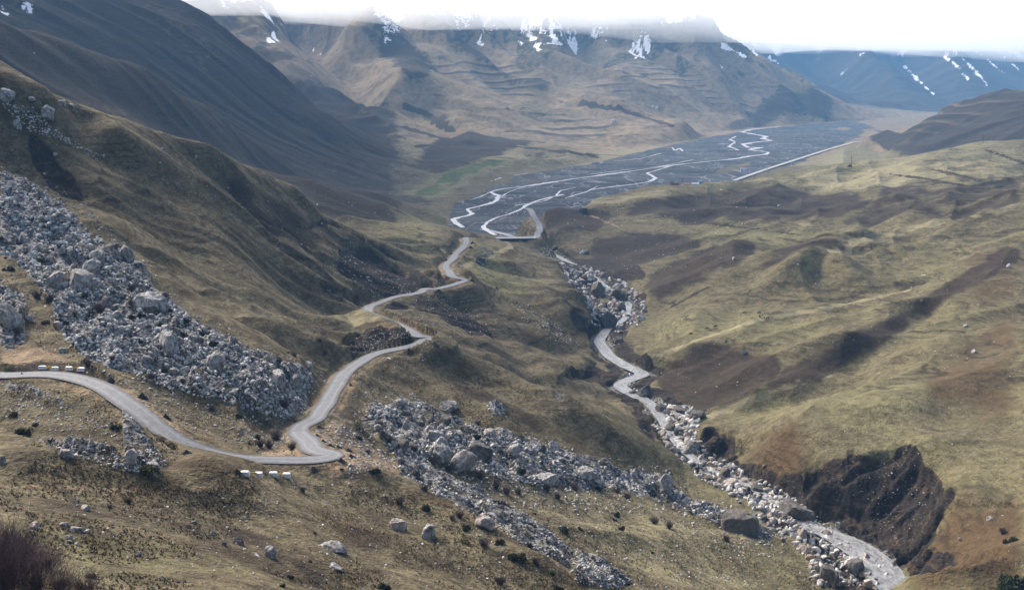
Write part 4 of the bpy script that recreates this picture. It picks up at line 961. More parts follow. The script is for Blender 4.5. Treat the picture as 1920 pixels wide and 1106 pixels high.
for a in [
 (92, 221, 32, 34, "tall", "tall grey boulder standing alone on the upper grassy spur at the left"),
 (10, 180, 34, 30, "tall", "pointed grey crag on the skyline of the left spur at the picture's left edge"),
 (115, 196, 24, 16, "lime", "low pointed rock on the spur crest just right of the tall lone boulder"),
 (60, 187, 16, 9, "lime", "small pale rock on the spur crest between the pointed crag and the tall boulder"),
 (134, 199, 12, 8, "lime", "small rounded rock on the spur crest right of the low pointed rock"),
 (145, 201, 11, 9, "lime", "last small rock where the stony part of the spur crest ends"),
 (35, 240, 20, 22, "lime", "pale rough rock in the small scree below the skyline crag"),
 (126, 268, 20, 14, "lime", "grey rock cluster boulder on the grass below the tall lone boulder"),
 (104, 291, 9, 7, "pink", "small pale pinkish stone at the edge of the dark earth slide on the left"),
 (304, 281, 9, 8, "lime", "small grey boulder on the dark face of the long left spur"),
 (367, 296, 9, 7, "lime", "small pale boulder on the bright crest of the long left spur"),
 (237, 480, 36, 30, "lime", "big grey boulder at the top right edge of the left scree"),
 (24, 612, 52, 78, "tall", "huge pale grey crag at the left edge above the road"),
 (55, 600, 26, 22, "lime", "white faced block beside the huge crag at the left edge"),
 (150, 530, 60, 50, "lime", "massive grey outcrop in the middle of the left scree"),
 (172, 515, 46, 46, "slab", "steep grey slab leaning on the massive outcrop in the left scree"),
 (105, 530, 44, 40, "lime", "blocky grey outcrop left of the massive one in the left scree"),
 (185, 488, 40, 30, "slab", "pale sloping slab above the massive outcrop in the left scree"),
 (280, 575, 66, 46, "slab", "long pale slab on the right half of the left scree"),
 (318, 655, 52, 54, "lime", "broad grey crag in the lower part of the left scree"),
 (362, 640, 40, 28, "slab", "pale tilted slab right of the broad crag in the lower scree"),
 (405, 690, 52, 46, "slab", "long grey slab descending toward the bend of the road"),
 (292, 668, 16, 24, "tall", "slim pale stone below the broad crag of the lower scree"),
 (118, 660, 14, 18, "tall", "dark grey upright stone at the foot of the scree by the barriers"),
 (520, 715, 40, 40, "lime", "grey crag at the lower end of the left scree near the road bend"),
 (555, 720, 24, 34, "tall", "square grey crag standing right at the end of the left scree"),
 (580, 692, 22, 22, "lime", "rough grey crag in the grass above the road bend"),
 (160, 955, 28, 22, "lime", "rounded grey boulder in the brown grass left, below the dirt track"),
 (66, 992, 32, 24, "pink", "brownish boulder with an ochre top left of the grey rock pile in the lower left"),
 (143, 995, 28, 20, "lime", "upper flat faced boulder of the grey rock pile in the lower left"),
 (130, 1010, 26, 20, "lime", "shadowed boulder at the middle of the grey rock pile in the lower left"),
 (120, 985, 22, 14, "lime", "pale boulder at the top left of the grey rock pile in the lower left"),
 (163, 998, 18, 14, "lime", "pale boulder at the right side of the grey rock pile in the lower left"),
 (130, 1016, 14, 9, "slab", "greenish grey flat stone at the bottom of the rock pile in the lower left"),
 (145, 1022, 13, 10, "lime", "round stone just below the rock pile in the lower left"),
 (215, 1004, 11, 11, "lime", "lone round stone right of the rock pile in the lower left"),
 (259, 1042, 18, 17, "lime", "pale square stone in the brown grass of the lower left"),
 (3, 866, 24, 22, "lime", "grey boulder cut by the left edge below the road"),
 (125, 855, 26, 30, "tall", "dark streaked rock standing in the outcrop below the left road"),
 (245, 862, 36, 28, "lime", "grey crag beside the wide olive bush below the road"),
 (285, 876, 30, 18, "slab", "pale slab right below the wide olive bush"),
 (508, 1044, 30, 44, "lime", "tall lichen covered boulder on the brown slope in the lower middle"),
 (448, 1020, 30, 26, "dark", "dark mossy boulder on the brown slope left of the lichen covered one"),
 (420, 1022, 16, 12, "dark", "small dark rock on the brown slope left of the mossy boulder"),
 (362, 981, 17, 12, "dark", "dark low rock on the brown slope below the dirt track"),
 (398, 1002, 10, 18, "tall", "thin upright grey stone on the brown slope"),
 (625, 1030, 60, 28, "slab", "long grey slab on the slope at the lower middle"),
 (630, 1066, 36, 20, "slab", "pale flat rock below the long slab at the lower middle"),
 (822, 852, 58, 46, "lime", "big pyramid shaped boulder in the rocks under the hairpin"),
 (815, 828, 44, 34, "lime", "grey boulder just behind the pyramid shaped one"),
 (865, 872, 62, 44, "lime", "broad boulder right of the pyramid shaped one"),
 (936, 866, 12, 38, "tall", "tilted tan pillar stone in the rock band under the hairpin"),
 (900, 850, 66, 40, "dark", "broad dark boulder left of the tilted tan pillar"),
 (962, 848, 30, 28, "tall", "pale pointed rock above the tilted tan pillar"),
 (835, 790, 30, 22, "dark", "dark boulder at the upper edge of the rock band below the road"),
 (838, 768, 50, 26, "lime", "low mossy rock hump above the rock band"),
 (755, 838, 40, 26, "dark", "round mossy boulder left of the pyramid shaped one"),
 (915, 818, 26, 26, "lime", "grey rock beside a green bush at the top of the rock band"),
 (1022, 905, 54, 32, "lime", "domed grey boulder on the lower edge of the rock band"),
 (1040, 842, 34, 24, "lime", "pale domed rock at the upper right of the rock band"),
 (1248, 918, 40, 44, "lime", "square grey crag above the stream at the right end of the rock band"),
 (1100, 895, 46, 32, "lime", "pale rough outcrop in the right half of the rock band"),
 (745, 990, 34, 34, "pink", "brown lichened rock on the grassy rib below the hairpin"),
 (804, 1008, 40, 44, "lime", "dark speckled boulder at the end of the grassy rib"),
 (905, 985, 56, 36, "pink", "broad pinkish tan rock amid the lower scree"),
 (1490, 972, 76, 62, "dark", "huge dark boulder with a brown top in the stream by the landslide"),
 (1390, 990, 86, 50, "darkslab", "long dark slab on the left bank of the lower stream"),
 (1553, 1090, 52, 66, "dark", "block shaped dark boulder at the lower stream's left side"),
 (1600, 1066, 46, 34, "dark", "rounded brown topped boulder right of the block shaped one"),
 (1572, 988, 16, 24, "tall", "pale upright stone at the foot of the landslide"),
 (1505, 1003, 26, 26, "pink", "pinkish block just below the huge dark boulder"),
 (1545, 1003, 22, 18, "pink", "pinkish block on the stream edge left of the pale upright stone"),
 (1360, 890, 36, 22, "dark", "dark boulder in the middle of the bouldery stream above the bend"),
 (1420, 922, 38, 26, "dark", "dark boulder left of the brown bank in the stream"),
 (1335, 900, 32, 12, "darkslab", "flat dark rock across the bouldery stream"),
 (1300, 846, 28, 46, "tall", "tall pale rock at the stream bank beside the black earth wall"),
 (1205, 743, 36, 34, "dark", "steep dark boulder at the stream bend under the brown slope"),
 (1185, 740, 18, 16, "dark", "dark boulder left of the steep one at the stream bend"),
 (1275, 775, 34, 26, "dark", "dark boulder splitting the stream below the bend"),
 (1240, 770, 30, 20, "dark", "dark boulder on the left of the split stream"),
 (1255, 808, 36, 22, "dark", "wide dark boulder in the stream rubble"),
 (1308, 782, 30, 20, "dark", "dark boulder on the right shore of the split stream"),
 (1272, 812, 18, 20, "dark", "upright dark boulder right of the wide one in the stream rubble"),
 (1122, 556, 38, 38, "dark", "left one of the two twin dark crags in the gorge"),
 (1162, 562, 44, 36, "dark", "right one of the two twin dark crags in the gorge"),
 (1140, 616, 46, 44, "dark", "big grey streaked crag at the head of the calm stream reach"),
 (1165, 582, 28, 20, "dark", "dark boulder between the twin crags and the streaked crag"),
 (1160, 642, 20, 18, "dark", "dark low crag on the right bank of the calm reach"),
 (1892, 501, 16, 12, "slab", "lone grey block on the upper right hillside"),
 (1396, 661, 10, 11, "lime", "pale boulder at the top of the dark brown slope"),
 (1360, 640, 6, 8, "lime", "small white boulder on the meadow edge left of the pale one"),
 (1428, 714, 7, 8, "tall", "small white stone near the foot of the dark brown slope"),
 (1857, 974, 16, 10, "lime", "yellowish rock on the brown slope in the lower right"),
 (1800, 1012, 8, 8, "pink", "small pale stone on the brown slope in the lower right"),
 (1812, 613, 14, 7, "lime", "grey stones on the right hillside beside a dark bank"),
 (1828, 660, 18, 9, "slab", "white flat rock on the brownish right hillside"),
 (1728, 565, 5, 8, "tall", "small upright stone at the end of the dark heath band"),
 (1434, 875, 9, 9, "lime", "pale boulder on the brown slumped bank"),
 (1092, 398, 18, 14, "dark", "dark boulder on the heath slope above the bridge road"),
 (1095, 476, 20, 12, "lime", "pale flat boulder near the gorge head"),
 (1040, 468, 13, 13, "dark", "dark rock beside the gorge just past the bridge"),
 (1083, 426, 7, 9, "lime", "small pale rock right of the bridge road bend"),
 (1461, 388, 9, 6, "lime", "small white boulder high on the dark heath hillside"),
 (1376, 487, 10, 8, "lime", "pale boulder on the shaded hollow of the right hillside"),
]: add_rock(*a)
# further boulders of the same bands: each its own object
def in_poly(u, v, poly):
    ins = False
    for (xa, ya), (xb, yb) in zip(poly, poly[1:] + poly[:1]):
        if (ya > v) != (yb > v) and u < (xb - xa) * (v - ya) / (yb - ya) + xa: ins = not ins
    return ins
def sample_poly(poly, n):
    us = [p[0] for p in poly]; vs = [p[1] for p in poly]; out = []
    while len(out) < n:
        u = rng.uniform(min(us), max(us)); v = rng.uniform(min(vs), max(vs))
        if in_poly(u, v, poly): out.append((u, v))
    return out
A_SCREE = [(0,325),(60,347),(110,382),(160,432),(220,472),(290,542),(350,592),(430,642),(520,682),(590,702),(565,760),(545,788),(470,770),(380,745),(300,722),(220,692),(150,666),(110,620),(90,560),(60,520),(40,500),(0,480)]
A_LEFT = [(0,535),(45,555),(55,640),(25,660),(0,650)]
A_BAND = [(690,762),(760,752),(850,792),(900,802),(1000,834),(1100,864),(1240,894),(1300,942),(1380,965),(1440,1005),(1430,1018),(1340,983),(1240,933),(1150,913),(1000,910),(900,886),(800,866),(720,838),(680,800)]
A_LOW = [(740,844),(820,882),(900,922),(960,962),(1040,1002),(1080,1042),(1180,1092),(1150,1104),(1060,1060),(980,1020),(900,970),(820,930),(740,880)]
A_OUT = [(60,815),(230,850),(290,838),(315,868),(290,892),(200,876),(80,834)]
A_TOP = [(0,192),(60,202),(100,240),(130,262),(200,295),(190,305),(110,262),(60,250),(20,215)]
A_STREAM1 = [(1240,760),(1310,770),(1310,830),(1300,860),(1400,895),(1480,940),(1530,990),(1640,1040),(1680,1060),(1660,1100),(1520,1100),(1520,1050),(1440,990),(1330,900),(1270,860),(1225,800)]
A_STREAM3 = [(1225,755),(1290,760),(1312,785),(1305,850),(1260,850),(1225,800)]
A_STREAM2 = [(1050,495),(1090,500),(1150,520),(1190,540),(1215,580),(1200,610),(1160,625),(1110,610),(1100,570),(1060,520)]
A_TAN = [(560,830),(600,800),(650,795),(700,835),(770,880),(700,880),(660,900),(645,865),(645,840)]
A_NEAR = [(0,930),(300,940),(640,900),(900,980),(1100,1000),(1400,1080),(1400,1106),(0,1106)]
A_UPROAD = [(0,715),(60,722),(140,760),(230,800),(340,850),(320,870),(200,840),(60,800),(0,780)]
A_SCREE2 = [(0,290),(90,330),(150,380),(220,440),(300,510),(380,590),(470,640),(610,680),(640,700),(600,770),(560,810),(470,800),(380,770),(280,745),(200,715),(120,690),(60,640),(0,660)]
A_BAND2 = [(660,735),(770,735),(870,785),(1000,815),(1120,850),(1260,880),(1330,930),(1450,985),(1480,1030),(1420,1060),(1240,970),(1100,960),(1000,960),(880,940),(760,890),(660,830)]
A_EARTHCUT = [(640,640),(780,560),(880,560),(930,620),(820,660),(760,700)]
for poly, n, lo, hi, kinds, label, group in [
 (A_SCREE, 66, 9, 26, ("lime", "lime", "slab", "tall"), "rough grey limestone boulder packed in the scree on the left slope", "boulders of the left scree"),
 (A_LEFT, 5, 12, 26, ("lime",), "grey boulder at the foot of the huge crag on the left edge", "boulders under the left crag"),
 (A_BAND, 46, 9, 26, ("lime", "lime", "dark", "slab"), "grey boulder packed in the rock band below the hairpin bend", "boulders of the rock band below the hairpin"),
 (A_LOW, 24, 9, 20, ("lime", "dark"), "dark grey boulder in the lower scree on the near slope", "boulders of the lower near scree"),
 (A_OUT, 12, 9, 18, ("lime",), "pale grey boulder of the outcrop below the road on the left", "boulders of the outcrop below the road"),
 (A_STREAM1, 44, 9, 28, ("pink", "dark", "pink", "pink"), "river boulder in the rubble of the lower stream", "boulders in the lower stream"),
 (A_STREAM2, 18, 7, 16, ("dark", "dark", "pink"), "boulder in the rubble of the upper gorge below the bridge", "boulders in the upper gorge"),
]:
    for u, v in sample_poly(poly, n):
        w = lo + (hi - lo) * rng.random() ** 2.2
        kd = kinds[rng.integers(len(kinds))]
        add_rock(u, v, w, w * rng.uniform(.6, 1.0), kd, label, group)
# loose scree too many to count
def scatter(name, jobs, mat, sub=1, kind="stuff"):
    shapes = [rock_shape(5000 + k, 2, 0.7, 9, 0.03) for k in range(14)]
    Vs, Fs, Ts, off = [], [], [], 0
    for poly, n, lo, hi, pw, t0, t1 in jobs:
        for u, v in sample_poly(poly, n):
            p = hit(u, v)
            if p is None: continue
            gi = np.searchsorted(s_ax, p[0] / p[1]); gj = np.searchsorted(q_ax, math.log(p[1]))
            if ROAD_D[min(gj, NQ - 1), min(gi, NS - 1)] < 0.6: continue
            if len(jobs) > 8 and hi > 8 and noise2(np.array([p[0] / 7]), np.array([p[1] / 11]), 510)[0] < -0.22: continue
            R = (lo + (hi - lo) * rng.random() ** pw) * p[1] / F_PX * 0.55
            V, Fc = shapes[rng.integers(14)]
            a = rng.uniform(0, 6.28); ca, sa = math.cos(a), math.sin(a); b = rng.uniform(-.5, .5); cb, sb = math.cos(b), math.sin(b)
            M = np.array([[ca, -sa, 0], [sa, ca, 0], [0, 0, 1]]) @ np.array([[cb, 0, sb], [0, 1, 0], [-sb, 0, cb]])
            W_ = (V * R * np.array([1.1, rng.uniform(.5, 1.05), rng.uniform(.55, 1.35)])) @ M.T + np.array([p[0], p[1] + R * .3, p[2] + CAM_Z + R * 0.18])
            Vs.append(W_); Fs.append(Fc + off); off += len(V); Ts.append(np.full(len(V), rng.uniform(t0, t1)))
    me = mesh_np(name, np.concatenate(Vs), np.concatenate(Fs), False)
    fattr(me, "tint", np.concatenate(Ts))
    return tag(link(name, me, mat=mat), kind=kind)
def scree_material():
    n = NT("scree stone", 0.92, 0.2)
    t = n.attr("tint"); a = n.noise(1 / 0.8, 4, 0.7); b = n.noise(1 / 0.2, 3, 0.7)
    c = n.mix(n.rng(t, -0.15, 0.5), (0.045, 0.043, 0.040), (0.54, 0.52, 0.485))
    c = n.mix(n.rng(t, 0.70, 1.0), c, (0.33, 0.25, 0.18))
    c = n.mix(n.rng(a, 0.46, 0.62, 0, 0.75), c, n.mix(0.72, c, (0.03, 0.028, 0.025)))
    c = n.mix(n.rng(b, 0.55, 0.68, 0, 0.4), c, (0.10, 0.085, 0.06))
    n.bump(a, 0.6, 0.3)
    return n.done(c)
M_SCREE = scree_material()
scatter("scree", [
 (A_SCREE, 8500, 1.8, 12, 3.6, 0, .8), (A_SCREE2, 2600, 1.3, 8, 4, .1, .9), (A_LEFT, 350, 2, 12, 3, .1, .8), (A_BAND, 4600, 1.8, 11, 3.6, 0, .85), (A_BAND2, 3400, 1.3, 8, 4, .2, 1), (A_LOW, 1700, 2, 9, 3, 0, .75), (A_OUT, 500, 2, 8, 2.5, .2, .8), (A_TOP, 330, 1.5, 6, 2.5, .2, .8),
 (A_TAN, 800, 1.5, 7, 3, .5, 1), (A_NEAR, 1900, 1.2, 7, 4, .1, .95), (A_UPROAD, 900, 1.2, 7, 3.5, .3, 1), (A_EARTHCUT, 500, 1, 4, 3, .3, 1),
 ([(1070,1042),(1130,1050),(1190,1092),(1150,1104),(1080,1092)], 450, 2, 7, 2, 0, .5), ([(905,753),(940,757),(953,784),(925,780)], 90, 2, 5, 1, .2, .6),
 ([(640,470),(700,500),(800,545),(700,560),(630,500)], 200, 1, 4, 2, .2, .7), ([(660,650),(700,625),(770,625),(780,640),(690,668)], 260, 1, 4, 2, .2, .8), ([(1010,420),(1100,385),(1400,360),(1400,480),(1200,520),(1080,470)], 240, .8, 3.5, 3, .4, .9),
 ([(1200,680),(1500,600),(1920,420),(1920,1106),(1750,950),(1500,840)], 260, 1, 4, 3, .3, 1), ([(960,560),(1010,580),(1060,620),(1090,650),(1040,640),(980,600)], 160, 1, 4, 2, .3, .8), ([(200,700),(480,790),(560,830),(560,862),(440,840),(300,790)], 600, 1.2, 6, 3.5, .3, 1), ([(800,880),(1240,940),(1420,1020),(1560,1106),(1200,1106),(1000,1000)], 1100, 1.2, 6, 4, .3, 1), ([(940,400),(1000,392),(1010,440),(930,430)], 120, 1, 4, 2, .4, 1),
 ([(1560,900),(1700,850),(1750,920),(1700,1040)], 160, 1.2, 5, 3, .6, 1), ([(300,280),(560,380),(800,520),(600,560),(300,380)], 260, .8, 4, 3, .2, .7), ([(560,350),(840,430),(800,500),(680,440)], 60, .8, 3.5, 3, .3, .9),
], M_SCREE)
A_STREAM4 = [(1240,800),(1290,800),(1330,850),(1400,888),(1470,922),(1540,975),(1570,1005),(1500,1002),(1440,962),(1380,932),(1300,892),(1262,850)]
A_STREAM5 = [(1560,1000),(1610,1010),(1660,1050),(1690,1090),(1640,1095),(1580,1060),(1540,1020)]
for u, v in sample_poly(A_STREAM4, 26): add_rock(u, v, 10 + 16 * rng.random() ** 2, 8 + 10 * rng.random() ** 2, ("pink", "dark", "lime")[rng.integers(3)], "boulder jammed in the narrow stony part of the lower stream", "boulders of the narrow stony stream")
scatter("river_stones", [(A_STREAM4, 900, 2, 16, 2.6, .1, 1), (A_STREAM5, 160, 1.5, 9, 2, .3, 1), (A_STREAM1, 1500, 2, 22, 3.2, 0.0, 1), (A_STREAM2, 1100, 1.5, 14, 2.6, 0.0, .95), (A_STREAM3, 420, 1.5, 12, 3, .1, 1), ([(1180,700),(1215,745),(1160,740),(1145,725)], 90, 2, 6, 2, .2, 1), ([(1120,625),(1165,640),(1150,660),(1125,650)], 40, 2, 5, 2, 0, .8), ([(1020,460),(1060,480),(1050,495),(1010,475)], 120, 1.5, 5, 2, .1, .9)], M_SCREE)

# tufts of dry grass on the nearest slopes
def tufts(name, polys, mat):
    Vs, Ts = [], []
    for poly, n, lo, hi in polys:
        for u, v in sample_poly(poly, n):
            p = hit(u, v)
            if p is None or p[1] > 330: continue
            gi = min(np.searchsorted(s_ax, p[0] / p[1]), NS - 1); gj = min(np.searchsorted(q_ax, math.log(p[1])), NQ - 1)
            if ROAD_D[gj, gi] < 0.8 or STREAM_D[gj, gi] < 1.0: continue
            if noise2(np.array([p[0] / 6]), np.array([p[1] / 9]), 520)[0] < -0.1: continue
            k = 7; h = rng.uniform(lo, hi) * (0.7 + p[1] / 500)
            a = rng.uniform(0, 6.28, k); b = np.stack([np.cos(a), np.sin(a), np.zeros(k)], 1)
            c = np.array([p[0], p[1], p[2] + CAM_Z - .03]); t = np.stack([-b[:, 1], b[:, 0], b[:, 2]], 1)
            tip = c + b * h * rng.uniform(.3, .9, (k, 1)) + np.array([0, 0, 1]) * h * rng.uniform(.5, 1.0, (k, 1))
            Vs.append(np.stack([c + b * .05 - t * h * .16, c + b * .05 + t * h * .16, tip], 1).reshape(-1, 3)); Ts.append(np.full(3 * k, rng.random()))
    V = np.concatenate(Vs)
    me = mesh_np(name, V, np.arange(len(V)).reshape(-1, 3), False); fattr(me, "tint", np.concatenate(Ts))
    return tag(link(name, me, mat=mat), kind="stuff")
def tuft_material():
    n = NT("dry grass tufts", 0.9, 0.1)
    t = n.attr("tint")
    c = n.mix(n.rng(t, 0.0, 0.6), (0.026, 0.022, 0.009), (0.105, 0.083, 0.040))
    c = n.mix(n.rng(t, 0.6, 1.0), c, (0.235, 0.195, 0.115))
    return n.done(c)
tufts("grass", [([(0,925),(640,905),(900,940),(1250,930),(1560,1106),(0,1106)], 15000, .12, .38), ([(0,720),(200,740),(340,850),(520,890),(640,900),(640,925),(0,930)], 4500, .12, .34), ([(180,720),(480,780),(560,830),(540,862),(440,840),(300,790)], 1500, .12, .3), ([(640,700),(900,700),(1150,800),(1230,860),(1000,830),(850,780),(700,740)], 3500, .12, .36), (A_SCREE, 2600, .15, .45), (A_BAND, 2200, .15, .42), (A_BAND2, 2500, .12, .4), (A_SCREE2, 2500, .12, .4)], tuft_material())
# ------------------------------------------------------------------ shrubs
def tubes(paths, radii, sides=3):
    Vs, Fs, off = [], [], 0
    for P, r in zip(paths, radii):
        P = np.asarray(P, float); n = len(P)
        T = np.gradient(P, axis=0); T /= np.linalg.norm(T, axis=1)[:, None] + 1e-9
        A = np.cross(T, [0.31, 0.22, 0.93]); A /= np.linalg.norm(A, axis=1)[:, None] + 1e-9
        B = np.cross(T, A); an = np.arange(sides) * 2 * math.pi / sides
        rr = np.linspace(r, r * 0.35, n)[:, None, None]
        V = P[:, None] + rr * (np.cos(an)[None, :, None] * A[:, None] + np.sin(an)[None, :, None] * B[:, None])
        Vs.append(V.reshape(-1, 3)); ii = np.arange(n * sides).reshape(n, sides) + off
        Fs.append(np.stack([ii[:-1], np.roll(ii[:-1], -1, 1), np.roll(ii[1:], -1, 1), ii[1:]], -1).reshape(-1, 4)); off += n * sides
    return np.concatenate(Vs), np.concatenate(Fs)
def bare_shrub_mesh(seed, stems, thick, spread=0.8):
    r = np.random.default_rng(seed); paths, rad = [], []
    for k in range(stems):
        a = r.uniform(0, 6.283); lean = spread * r.random() ** 0.7; h = r.uniform(.6, 1.05)
        d = np.array([math.cos(a), math.sin(a), 0]); b0 = np.array([r.normal() * .12, r.normal() * .12, -.08])
        t = np.linspace(0, 1, 5)[:, None]
        P = b0 + d * lean * t ** 1.2 + np.array([0, 0, h]) * t + r.normal(size=(5, 3)) * .03 * t
        paths.append(P); rad.append(thick)
        for j in range(4):
            q = P[r.integers(1, 4)]; e = r.normal(size=3) * .18 + np.array([0, 0, .26]) + d * .12
            t2 = np.linspace(0, 1, 3)[:, None]
            paths.append(q + e * t2 + r.normal(size=(3, 3)) * .015); rad.append(thick * .55)
    return mesh_np("bare_shrub", *tubes(paths, rad), False)
def leaf_mesh(name, seed, n, size, squash=.7, core=True):
    r = np.random.default_rng(seed)
    lob = r.normal(size=(7, 3)) * np.array([.45, .45, .22]); lob[:, 2] = np.abs(lob[:, 2]) * squash
    lr = r.uniform(.35, .6, 7)
    k = r.integers(0, 7, n); d = r.normal(size=(n, 3)); d /= np.linalg.norm(d, axis=1)[:, None]
    c = lob[k] + d * (lr[k] * r.uniform(.55, 1.05, n) ** .5)[:, None]; c[:, 2] = np.abs(c[:, 2]) * squash
    a = r.normal(size=(n, 3)); a /= np.linalg.norm(a, axis=1)[:, None]; b = np.cross(a, d); b /= np.linalg.norm(b, axis=1)[:, None] + 1e-9
    s = (size * r.uniform(.6, 1.3, n))[:, None]
    V = np.stack([c - a * s, c + b * s * .6, c + a * s + d * s * .4, c - b * s * .6], 1).reshape(-1, 3)
    return mesh_np(name, V, np.arange(4 * n).reshape(n, 4), False)
M_TWIG = simple("bare purple brown twigs", (0.045, 0.030, 0.033), (0.125, 0.092, 0.095), 3.0)
M_TWIG_NEAR = simple("dark reddish twigs", (0.024, 0.012, 0.013), (0.13, 0.085, 0.09), 6.0)
M_JUNI = simple("dark juniper needles", (0.008, 0.013, 0.006), (0.030, 0.042, 0.016), 2.0)
M_OLIVE = simple("olive bush leaves", (0.030, 0.030, 0.008), (0.085, 0.075, 0.022), 2.0)
M_BARK = simple("bark", (0.05, 0.035, 0.025), (0.10, 0.08, 0.06), 3.0)
TWIGS = [bare_shrub_mesh(70 + k, 90, .020) for k in range(4)]
JUNI = [leaf_mesh("juniper_bush", 80 + k, 900, .10) for k in range(4)]
OLIV = [leaf_mesh("olive_bush", 90 + k, 1100, .09, .5) for k in range(2)]
for m in TWIGS: m.materials.append(M_TWIG)
for m in JUNI: m.materials.append(M_JUNI)
for m in OLIV: m.materials.append(M_OLIVE)
def where(u, v):
    if v < 700 and u < 620: return "among the grey rocks of the left scree"
    if u > 1700: return "on the brown slope at the right edge"
    if v < 880 and u < 340: return "in the grass below the left stretch of road"
    if v < 850 and u < 620: return "on the stony ground inside the hairpin bend"
    if u < 640: return "on the brown slope under the barriers in the lower left"
    if v < 925 and u > 640: return "in the rock band below the hairpin"
    return "on the near slope in the lower middle of the picture"
def add_bush(u, v, w, h, meshes, name, look, cat):
    p = hit(u, v)
    if p is None: return
    m = p[1] / F_PX
    o = link(name, meshes[rng.integers(len(meshes))])
    o.location = (p[0], p[1], p[2] + CAM_Z - 0.05)
    o.rotation_euler[2] = rng.uniform(0, 6.28)
    o.scale = (w * m * .56, w * m * .56, h * m * (0.95 if cat == "shrub" else 1.25))
    w_ = where(u, v)
    return tag(o, look + " " + w_, cat, name.replace('_', ' ') + "s " + w_)
for u, v, w in [(45,812,24),(28,779,16),(67,797,12),(217,803,17),(63,413,10),(80,417,10),(82,427,10),(2,449,11),(77,490,14),(17,507,18),(154,556,15),(318,584,14),(299,612,12),(110,602,11),(85,606,12),(124,606,12),(400,647,19),(381,629,14),(344,629,14),(264,642,10),(267,592,14),(348,604,14),(311,696,14),(371,727,14),(249,595,12),(481,821,13),(448,782,14),(170,1084,24),(545,1083,15),(528,1100,13),(582,1053,9),(797,955,22),(872,992,17),(934,1019,20),(968,1048,28),(991,1023,15),(1056,997,19),(1088,992,11),(1157,969,17),(1152,975,10),(1165,994,15),(1001,963,8),(1222,1037,8),(719,1104,26),(1045,1104,22),(974,888,22),(896,821,15),(755,819,16),(702,886,18),(673,823,14),(1015,867,9),(1122,917,15),(1035,1076,11),(1895,1016,26),(590,1000,9),(640,880,8)]:
    add_bush(u, v, w, w * .8, JUNI, "juniper_bush", "small dark green juniper bush", "bush")
o = add_bush(272, 880, 46, 22, OLIV, "olive_bush", "wide olive green bush", "bush"); o["label"] = "wide olive green bush beside the grey crag below the road"; del o["group"]
o = add_bush(869, 1013, 30, 9, OLIV, "olive_bush", "low mat of green leaves", "bush"); o["label"] = "flat bright green bush mat on the near slope right of the grassy rib"; del o["group"]
o = add_bush(1900, 1104, 70, 50, JUNI, "juniper_bush", "", "bush"); o["label"] = "large blackish bush at the bottom right corner"; del o["group"]
for u, v, w in [(70,561,30),(95,566,30),(187,585,36),(248,572,22),(249,545,22),(311,556,16),(164,686,28),(211,675,18),(284,711,26),(343,719,18),(473,679,18),(279,617,16),(33,625,24),(234,640,18),(609,665,16),(114,595,16),(140,592,18),(488,838,26),(505,840,28),(548,842,26),(518,825,34),(241,943,24),(207,953,15),(568,922,19),(398,771,20),(535,764,30),(750,946,30),(862,970,25),(907,1024,30),(1005,1056,24),(938,1095,32),(797,920,27),(847,973,16),(901,897,26),(841,881,18),(950,925,26),(972,926,22),(931,915,28),(1025,919,26),(1046,934,22),(1078,919,24),(1158,923,17),(1177,935,21),(1227,981,25),(1255,990,26),(712,800,22),(716,816,22),(730,828,26),(897,795,14),(777,846,26),(810,866,20),(1362,1014,22),(1469,1016,14),(1880,1000,24),(690,850,16),(600,640,12)]:
    add_bush(u, v, w, w * .62, TWIGS, "bare_shrub", "leafless purple brown shrub", "shrub")
NEAR_TWIGS = [bare_shrub_mesh(170 + k, 150, .0055, 1.0) for k in range(4)]
for m in NEAR_TWIGS: m.materials.append(M_TWIG_NEAR)
for k, (u, v, wp, hp, lab) in enumerate([(10,1112,110,130,"dense dark reddish twig shrub in the very bottom left corner"),(62,1108,100,95,"dark reddish twig shrub second from the bottom left corner"),(112,1106,80,60,"low reddish twig shrub third from the bottom left corner"),(8,1052,80,90,"reddish twig shrub at the left edge above the corner ones"),(48,1050,70,62,"thin reddish twig shrub left of the grey rock pile"),(160,1110,70,40,"low twig shrub at the bottom edge right of the reddish thicket"),(88,1066,60,46,"small thin twig shrub in the middle of the reddish thicket"),(28,1085,90,80,"dense twig shrub in the heart of the reddish thicket")]):
    p = hit(u, v); m = p[1] / F_PX
    o = link("bare_shrub", NEAR_TWIGS[k % 4]); o.location = (p[0], p[1], p[2] + CAM_Z - .1)
    o.scale = (wp * m * .85, wp * m * .85, hp * m * 1.1); o.rotation_euler = (rng.uniform(-.2, .2), rng.uniform(-.2, .2), k * 1.3)
    tag(o, lab, "shrub", "reddish thicket in the bottom left corner")

# ------------------------------------------------------------------ heaps of dark road gravel
M_HEAP = simple("dark asphalt gravel", (0.010, 0.010, 0.011), (0.045, 0.046, 0.048), 4.0, 0.9, 0.2, 0.5)
def heap_mesh(seed):
    r = np.random.default_rng(seed); n, m = 10, 22; V = []; 
    for i in range(n + 1):
        t = i / n
        for j in range(m):
            a = 2 * math.pi * j / m; rr = t * (1 + .14 * math.sin(2 * a + seed) + .1 * math.sin(3 * a + 2 * seed) + r.normal() * .025)
            V.append((rr * math.cos(a), rr * .7 * math.sin(a), (1 - t) ** 1.25 * (1 + r.normal() * .05) * 0.62 - .06 * t))
    ii = np.arange((n + 1) * m).reshape(n + 1, m)
    q = np.stack([ii[:-1], ii[1:], np.roll(ii[1:], -1, 1), np.roll(ii[:-1], -1, 1)], -1).reshape(-1, 4)
    return mesh_np("gravel_heap", np.array(V), q, True)
HEAPS = [heap_mesh(k) for k in range(3)]
for m in HEAPS: m.materials.append(M_HEAP)
